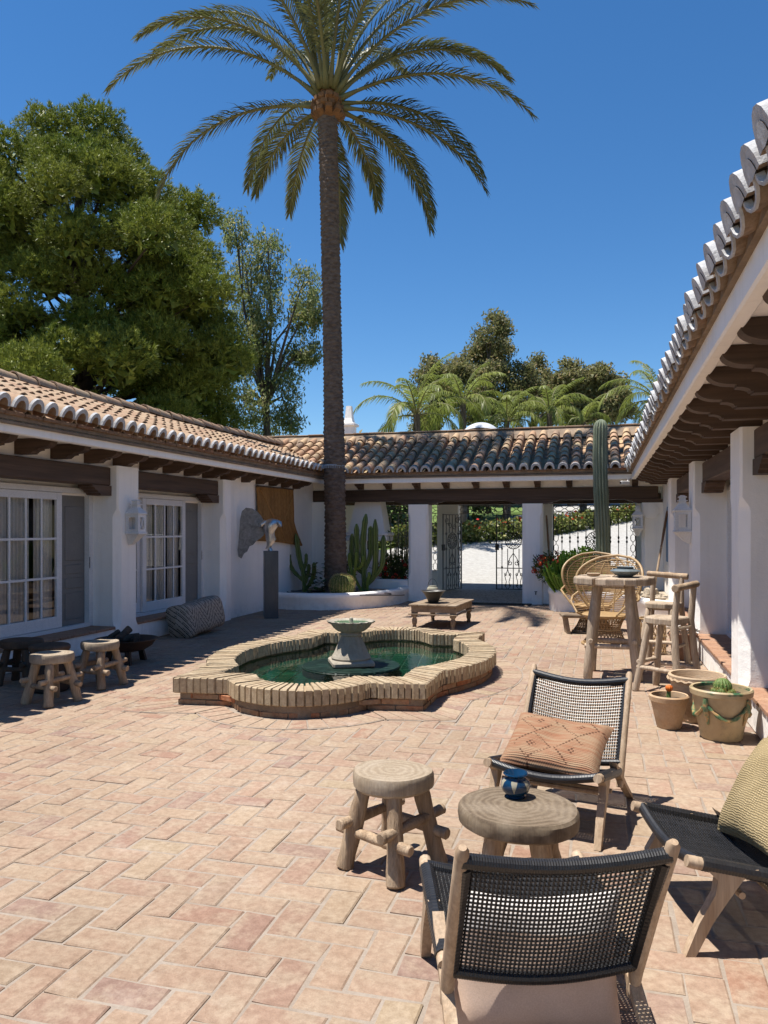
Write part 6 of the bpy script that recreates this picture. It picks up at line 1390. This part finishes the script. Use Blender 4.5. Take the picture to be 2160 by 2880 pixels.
def pot_profile(r0, r1, h, lip, wall=.022): return [(r0 * .93, 0), (r0, .012), (r1 - lip, h - .055), (r1, h - .05), (r1 + .004, h - .012), (r1 - .006, h), (r1 - wall, h - .004), (r1 - wall - .006, h - .07), (r0 * .8, h - .075)]
T_ = thing('flower_pot', 'large empty terracotta pot behind the two planted pots', 'pot', (.80, 7.22, 0)); mb = MB(); pr_ = pot_profile(.155, .235, .40, .012); pr_[-1] = (.12, .06); pr_[-2] = (.20, .33); mb.lathe(pr_, (0, 0, 0), 44); part('body', mb, M['terrap'], T_, 40, local=True); mb = MB(); mb.tube([(.238 * math.cos(a), .238 * math.sin(a), .355 + .006 * math.sin(a * 22)) for a in [2 * PI * k / 90 for k in range(91)]], .011, 6, False); part('rope_rim', mb, M['terrap'], T_, True, local=True)
def soil(T_, r, z): mb = MB(); rp = random.Random(int(r * 1000)); mb.grid(lambda u, v: (r * v * math.cos(u * 2 * PI), r * v * math.sin(u * 2 * PI), z + rp.uniform(-.008, .008)), 24, 7, closeu=True); part('soil', mb, M['soil'], T_, local=True)
T_ = thing('flower_pot', 'glazed pot with a green garland holding a round cactus', 'pot', (.915, 6.66, 0)); mb = MB(); mb.lathe(pot_profile(.155, .232, .40, .014), (0, 0, 0), 44); part('body', mb, M['glazedpot'], T_, 40, local=True); soil(T_, .207, .345)
pr2 = lambda z: .155 + (.218 - .155) * (z - .012) / .335
for k in range(4):
    a0 = math.radians(-128 + 90 * k); a1 = a0 + R(90); mb = MB(); P = []
    for q in range(13): t = q / 12; z = .29 - .11 * math.sin(PI * t); r = pr2(z) + .012; a = a0 + (a1 - a0) * t; P.append((r * math.cos(a), r * math.sin(a), z))
    mb.tube(P, [.011 + .004 * math.sin(q * 2.4) + .006 * math.sin(PI * q / 12) for q in range(13)], 8); part('garland', mb, M['garland'], T_, True, local=True)
    mb = MB(); r = pr2(.30) + .012; mb.tube([(r * math.cos(a0), r * math.sin(a0), .335), (r * 1.02 * math.cos(a0), r * 1.02 * math.sin(a0), .28), ((pr2(.2) + .012) * math.cos(a0), (pr2(.2) + .012) * math.sin(a0), .20), ((pr2(.13) + .008) * math.cos(a0), (pr2(.13) + .008) * math.sin(a0), .13)], [.018, .022, .018, .008], 8); part('tassel', mb, M['garland'], T_, True, local=True)
M['cactusg'] = mk('small_cactus_skin', (.10, .17, .045), (.15, .21, .06), .6, 10, bump=.2)
def ball(name, label, c, r, ribs, seed, hz=.95, extra=()):
    T_ = thing(name, label, 'cactus', c); mb = MB(); pr_ = [(r * math.sin(t), r * hz * (1 - math.cos(t))) for t in [.25 + (PI - .3) * k / 9 for k in range(10)]]
    for (ox, oy, q) in ((0, 0, 1),) + tuple(extra): mb.lathe([(a * q, b_ * q - .01) for a, b_ in pr_], (c[0] + ox, c[1] + oy, c[2]), ribs * 4, fn=lambda a, k: 1 - .16 * (1 - abs(math.cos(ribs * a / 2))))
    part('body', mb, M['cactusg'], T_, 60); mb = MB(); rp = random.Random(seed)
    for (ox, oy, q) in ((0, 0, 1),) + tuple(extra):
        for i in range(ribs):
            a = 2 * PI * i / ribs
            for k in range(8):
                t = .5 + 2.4 * k / 8; rr_ = r * q * math.sin(t); p = Vector((c[0] + ox + rr_ * math.cos(a), c[1] + oy + rr_ * math.sin(a), c[2] + r * q * hz * (1 - math.cos(t)) - .01)); o = Vector((math.cos(a), math.sin(a), -math.cos(t))).normalized()
                for _ in range(3): d = (o + Vector((rp.uniform(-.8, .8), rp.uniform(-.8, .8), rp.uniform(-.8, .8)))).normalized(); w = d.cross(Vector((.1, .3, 1))).normalized() * .0014; mb.add([p - w, p + w, p + d * .018], [(0, 1, 2)])
    part('spines', mb, M['spine'], T_, kind='stuff')
ball('ball_cactus', 'small round green cactus cluster in the glazed pot', (.925, 6.66, .345), .072, 14, 3, .95, ((-.07, -.05, .45), (-.02, -.08, .5), (.06, -.05, .45), (.03, -.085, .35)))
T_ = thing('flower_pot', 'small plain clay pot with an orange-topped grafted cactus', 'pot', (.545, 6.90, 0)); mb = MB(); mb.lathe(pot_profile(.098, .155, .275, .010, .016), (0, 0, 0), 40); part('body', mb, M['terra'], T_, 40, local=True); soil(T_, .136, .225)
T_ = thing('grafted_cactus', 'tiny grafted cactus with an orange head in the small clay pot', 'cactus', (.545, 6.90, .225)); mb = MB(); ribbed(mb, [(.545, 6.90, .215), (.545, 6.90, .26), (.546, 6.90, .30)], [.018, .02, .018], 3, .4, 18); part('stem', mb, M['cactusg'], T_, 60)
mb = MB(); mb.lathe([(.008, .295), (.026, .305), (.032, .325), (.026, .345), (.0, .355)], (.546, 6.90, 0), 36, cap1=False, fn=lambda a, k: 1 - .2 * (1 - abs(math.cos(4.5 * a)))); part('head', mb, mk('orange_cactus', (.62, .17, .02), (.55, .11, .015), .6, 20), T_, 60)
T_ = thing('flower_pot', 'old clay pot with dry stems behind the bar stools', 'pot', (1.0, 10.55, 0)); mb = MB(); mb.lathe(pot_profile(.12, .175, .34, .012), (0, 0, 0), 32); part('body', mb, mk('reddish_clay', (.34, .19, .12), (.27, .15, .10), .85, 5, bump=.4), T_, 40, local=True); soil(T_, .15, .28); mb = MB(); rp = random.Random(6)
for k in range(30): a = rp.uniform(0, 2 * PI); mb.tube([(.05 * math.cos(a), .05 * math.sin(a), .28), (.13 * math.cos(a), .13 * math.sin(a), .38), (.2 * math.cos(a + .4), .2 * math.sin(a + .4), .36 + rp.uniform(-.06, .05))], .005, 4, False)
part('dry_stems', mb, M['bark'], T_, local=True)
# ---- lanterns on the pillars
def lantern(label, c, out, w=.20):
    """c: centre of the body on the wall; out: unit vector away from the wall"""
    T_ = thing('wall_lantern', label, 'lantern', c, math.atan2(out[1], out[0]) + PI / 2, 'white wooden lanterns'); h = w / 2
    mb = MB(); mb.bbox((-h - .015, -h - .015, -.155), (h + .015, h + .015, -.125), .006); mb.bbox((-h - .015, -h - .015, .125), (h + .015, h + .015, .15), .006)
    for sx in (-1, 1):
        for sy in (-1, 1): mb.box((sx * h - .016 if sx > 0 else -h, sy * h - .016 if sy > 0 else -h, -.125), (h if sx > 0 else -h + .016, h if sy > 0 else -h + .016, .125))
    part('frame', mb, M['whitepaint'], T_, local=True)
    mb = MB()
    for rot in (0, PI / 2, PI, -PI / 2):
        s0 = len(mb.v)
        mb.box((-h + .016, -h + .002, -.125), (-h + .045, -h + .014, .125)); mb.box((h - .045, -h + .002, -.125), (h - .016, -h + .014, .125)); mb.box((-h + .045, -h + .002, .085), (h - .045, -h + .014, .125)); mb.box((-h + .045, -h + .002, -.125), (h - .045, -h + .014, -.085))
        if abs(rot) < .1 or abs(abs(rot) - PI / 2) < .1 and False:
            for s_ in (-1, 1): mb.tube([(-s_ * (h - .045), -h + .008, -.085), (s_ * (h - .045), -h + .008, .085)], .008, 4)
        mb.xf(Matrix.Rotation(rot, 4, 'Z'), s0)
    part('panel', mb, M['whitepaint'], T_, local=True)
    mb = MB(); sq = lambda q, z: [(a * q, b_ * q, z) for a, b_ in ((-h, -h), (h, -h), (h, h), (-h, h))]
    mb.loft([sq(1.1, .15), sq(.45, .225)]); mb.loft([sq(.45, .225), sq(.42, .26)]); mb.loft([sq(.62, .261), sq(.62, .272)]); mb.loft([sq(.4, .273), sq(.4, .31)]); mb.loft([sq(.55, .311), sq(.5, .322), sq(.2, .34)]); part('roof', mb, M['whitepaint'], T_, local=True)
    mb = MB(); mb.loft([[(-h, -h, -.156), (h, -h, -.156), (h, h, -.156), (-h, h, -.156)], [(-h * .75, -h * .5, -.20), (h * .75, -h * .5, -.20), (h * .75, h, -.20), (-h * .75, h, -.20)], [(-h * .35, h * .55, -.30), (h * .35, h * .55, -.30), (h * .35, h, -.30), (-h * .35, h, -.30)]]); part('bracket', mb, M['whitepaint'], T_, local=True)
lantern('white wooden lantern on the left pillar between the French doors', (-6.345, 9.74, 1.725), (1, 0))
lantern('white wooden lantern on the right-hand pillar behind the bar stools', (1.045, 11.10, 1.755), (-1, 0))
lantern('white wooden lantern on the far right pillar beside the grille', (.74, 17.20, 1.80), (0, -1))
# ---- sculpture on its pedestal, wall hanging, paddles, camera
PD = (-5.89, 13.40)
M['slate'] = mk('blue_grey_steel', (.075, .088, .10), (.05, .06, .07), .35, 2, (2, 2, .6), 5, .15, .004, spec=.5, dirt=(.11, .12, .125))
mb = MB(); s0 = 0; mb.bbox((-.13, -.13, 0), (.13, .13, 1.24), .006); mb.xf(Matrix.Translation((PD[0], PD[1], 0)) @ Matrix.Rotation(R(28), 4, 'Z')); solo('pedestal', mb, M['slate'], 'tall square blue-grey pedestal under the torso sculpture', 'pedestal')
T_ = thing('torso_sculpture', 'silver headless torso sculpture with a broad grey wing on the pedestal', 'sculpture', (PD[0], PD[1], 1.24))
M['silver'] = mk('hammered_silver', (.58, .57, .56), (.42, .42, .43), .28, 9, bump=.5, bd=.01, metal=.9)
mb = MB(); prof = [(-.05, .04, .05, .035), (-.03, .10, .05, .04), (-.01, .16, .075, .055), (.0, .22, .095, .065), (-.01, .29, .085, .06), (-.02, .35, .095, .07), (-.015, .42, .125, .08), (.0, .48, .145, .085), (.015, .53, .15, .075), (.02, .565, .12, .06), (.02, .59, .05, .04), (.02, .60, .01, .01)]; rings = []
for k, (ox, z, a, b_) in enumerate(prof): rings.append([Vector((PD[0], PD[1], 1.24 + z)) + RGT * (ox + a * math.cos(t) * (1 + .08 * math.sin(3 * t + k))) - FWD * (b_ * math.sin(t) * (1 + .12 * math.sin(2 * t + k * .7))) for t in [2 * PI * i / 20 for i in range(20)]])
mb.loft(rings); 
for s_, q in ((-1, .02), (1, 0)): mb.tube([Vector((PD[0], PD[1], 1.24 + .53)) + RGT * (s_ * .10), Vector((PD[0], PD[1], 1.24 + .51 - q)) + RGT * (s_ * .17) - FWD * .03, Vector((PD[0], PD[1], 1.24 + .45 - q)) + RGT * (s_ * .185) - FWD * .05], [.055, .045, .03], 10)
part('torso', mb, M['silver'], T_, 80)
mb = MB(); mb.tube([(PD[0], PD[1], 1.235), tuple(Vector((PD[0], PD[1], 1.30)) + RGT * -.03)], [.04, .035], 10); part('stub', mb, M['silver'], T_, True)
W2 = [(345, 800), (338, 755), (318, 712), (290, 680), (255, 660), (215, 655), (188, 678), (175, 730), (170, 800), (165, 880), (158, 940), (164, 985), (184, 997), (200, 965), (222, 950), (238, 915), (262, 905), (285, 878), (312, 862), (338, 836)]
sc_ = 14.4 / 2200 / 2.37; PL = [((x - 385) * sc_, (945 - y) * sc_) for x, y in W2]
mb = MB(); front = []; backv = []
for (u, z) in PL: bow = .10 * (u + .2) ** 2; p = Vector((PD[0], PD[1], 1.24 + z)) + RGT * u + FWD * (.05 + bow); front.append(p - FWD * .012); backv.append(p + FWD * .012)
mb.loft([[tuple(p) for p in front], [tuple(p) for p in backv]])
b = NB('etched_wing'); v = b.coord((1, 1, 1)); col = b.ramp(b.noise(v, 7, 7, .7, 1.5), [(.3, (.13, .125, .12)), (.5, (.24, .23, .22)), (.7, (.34, .33, .32))]); b.bump(b.noise(v, 16, 6, .7, 1.2), .6, .01); M['wing'] = b.fin(col, .55, .35, .4)
part('wing', mb, M['wing'], T_)
# wall hanging of knotted rope
M['hemp'] = mk('golden_hemp_rope', (.36, .19, .062), (.27, .13, .04), .9, 30, (1, 1, .5), 4, .7, .006, .18, 120)
Hc = lambda x, y: (600 + x / 2.37, 1150 + y / 2.37)
T_ = thing('rope_wall_hanging', 'golden knotted rope hanging on the left wall behind the sculpture', 'wall hanging', (-6.53, 15.2, 1.3)); hw = 34
def hang(u, v):            # u along wall, v down
    top = 520 + 22 * u; bot = 880 + 30 * u * u; xl = 285 + 5 * v; xr = 523 + (58 * max(0, (v - .55) / .45) ** 1.3)
    px, py = Hc(xl + (xr - xl) * u, top + (bot - top) * v); uu = (px - 1080) / 2200; d = -6.52 / (-sn + cs * uu); Y = cs * d + sn * uu * d
    return Vector((-6.52, Y, 1.65 - (py - 1487) * d / 2200))
for k in range(hw):
    u = (k + .5) / hw; mb = MB(); P = []
    for q in range(15): v_ = q / 14; p = hang(u, v_); p.x += .02 + .02 * math.sin(PI * v_) + .05 * max(0, v_ - .7) * u; P.append(p)
    mb.tube(P, .026, 6, flat=1.1); part('rope', mb, M['hemp'], T_, True)
for (a, c_) in (((.05, .05), (.55, .72)), ((.95, .12), (.6, .78)), ((.55, .72), (.62, .98)), ((.78, .5), (.98, .9))):
    mb = MB(); mb.tube([hang(a[0] + (c_[0] - a[0]) * t, a[1] + (c_[1] - a[1]) * t) + Vector((.055, 0, 0)) for t in [k / 8 for k in range(9)]], .022, 6); part('knot_line', mb, M['hemp'], T_, True)
mb = MB(); mb.tube([hang(-.01, -.01) + Vector((.02, 0, 0)), hang(1.01, -.01) + Vector((.02, 0, 0))], .022, 8); part('rod', mb, M['darkwood'], T_, True)
def paddle(label, a, b_, mat, bw=.055):
    a, b_ = Vector(a), Vector(b_); d = (b_ - a).normalized(); side = d.cross(Vector((1, -.3, 0))).normalized(); nrm = d.cross(side); T_ = thing('wooden_paddle', label, 'paddle', tuple(a), group='wooden paddles'); L = (b_ - a).length
    mb = MB(); mb.tube([a, a + d * L * .6], [.020, .022], 10); part('shaft', mb, M['driftwood'], T_, True)
    mb = MB(); rings = []
    for t, w in ((.58, .020), (.66, .04), (.78, bw), (.95, bw), (1, bw * .55)): c = a + d * L * t; rings.append([tuple(c + side * w + nrm * .010), tuple(c - side * w + nrm * .010), tuple(c - side * w - nrm * .010), tuple(c + side * w - nrm * .010)])
    mb.loft(rings); part('blade', mb, mat, T_)
M['paddle'] = mk('reddish_paddle_wood', (.20, .105, .05), (.15, .075, .035), .6, 5, (3, 3, .4), bump=.2)
paddle('long wooden paddle leaning on the right wall behind the bar stools', (.90, 14.95, .38), (1.20, 15.55, 1.98), M['paddle'])
paddle('dark wooden paddle leaning behind the right gate pillar', (-1.06, 18.1, .0), (-1.17, 17.80, 1.95), M['paddle'], .035)
T_ = thing('security_camera', 'small white security camera under the eave in the right corner', 'camera', (.60, 16.70, 2.60)); mb = MB(); mb.bbox((-.035, -.16, -.04), (.035, .04, .035), .008); mb.xf(Matrix.Translation((.52, 16.66, 2.585)) @ Matrix.Rotation(R(-55), 4, 'Z')); part('body', mb, M['whitepaint'], T_)
mb = MB(); mb.lathe([(.028, 0), (.028, .008), (.0, .008)], (0, 0, 0), 16, cap1=False); mb.xf(Matrix.Translation((.52, 16.66, 2.585)) @ Matrix.Rotation(R(-55), 4, 'Z') @ Matrix.Translation((0, -.158, 0)) @ Matrix.Rotation(PI / 2, 4, 'X')); part('lens', mb, M['ironblack'], T_)
mb = MB(); mb.tube([(.52, 16.67, 2.62), (.55, 16.72, 2.66), (.60, 16.80, 2.68)], .012, 8); part('bracket', mb, M['whitepaint'], T_, True)
mb = MB(); mb.tube([(-1.36, 17.295, .27), (-1.36, 17.22, .27), (-1.36, 17.20, .22)], .012, 8); mb.tube([(-1.39, 17.24, .285), (-1.33, 17.24, .285)], .008, 6); solo('garden_tap', mb, M['iron'], 'small metal tap on the right gate pillar', 'tap', smooth=True)
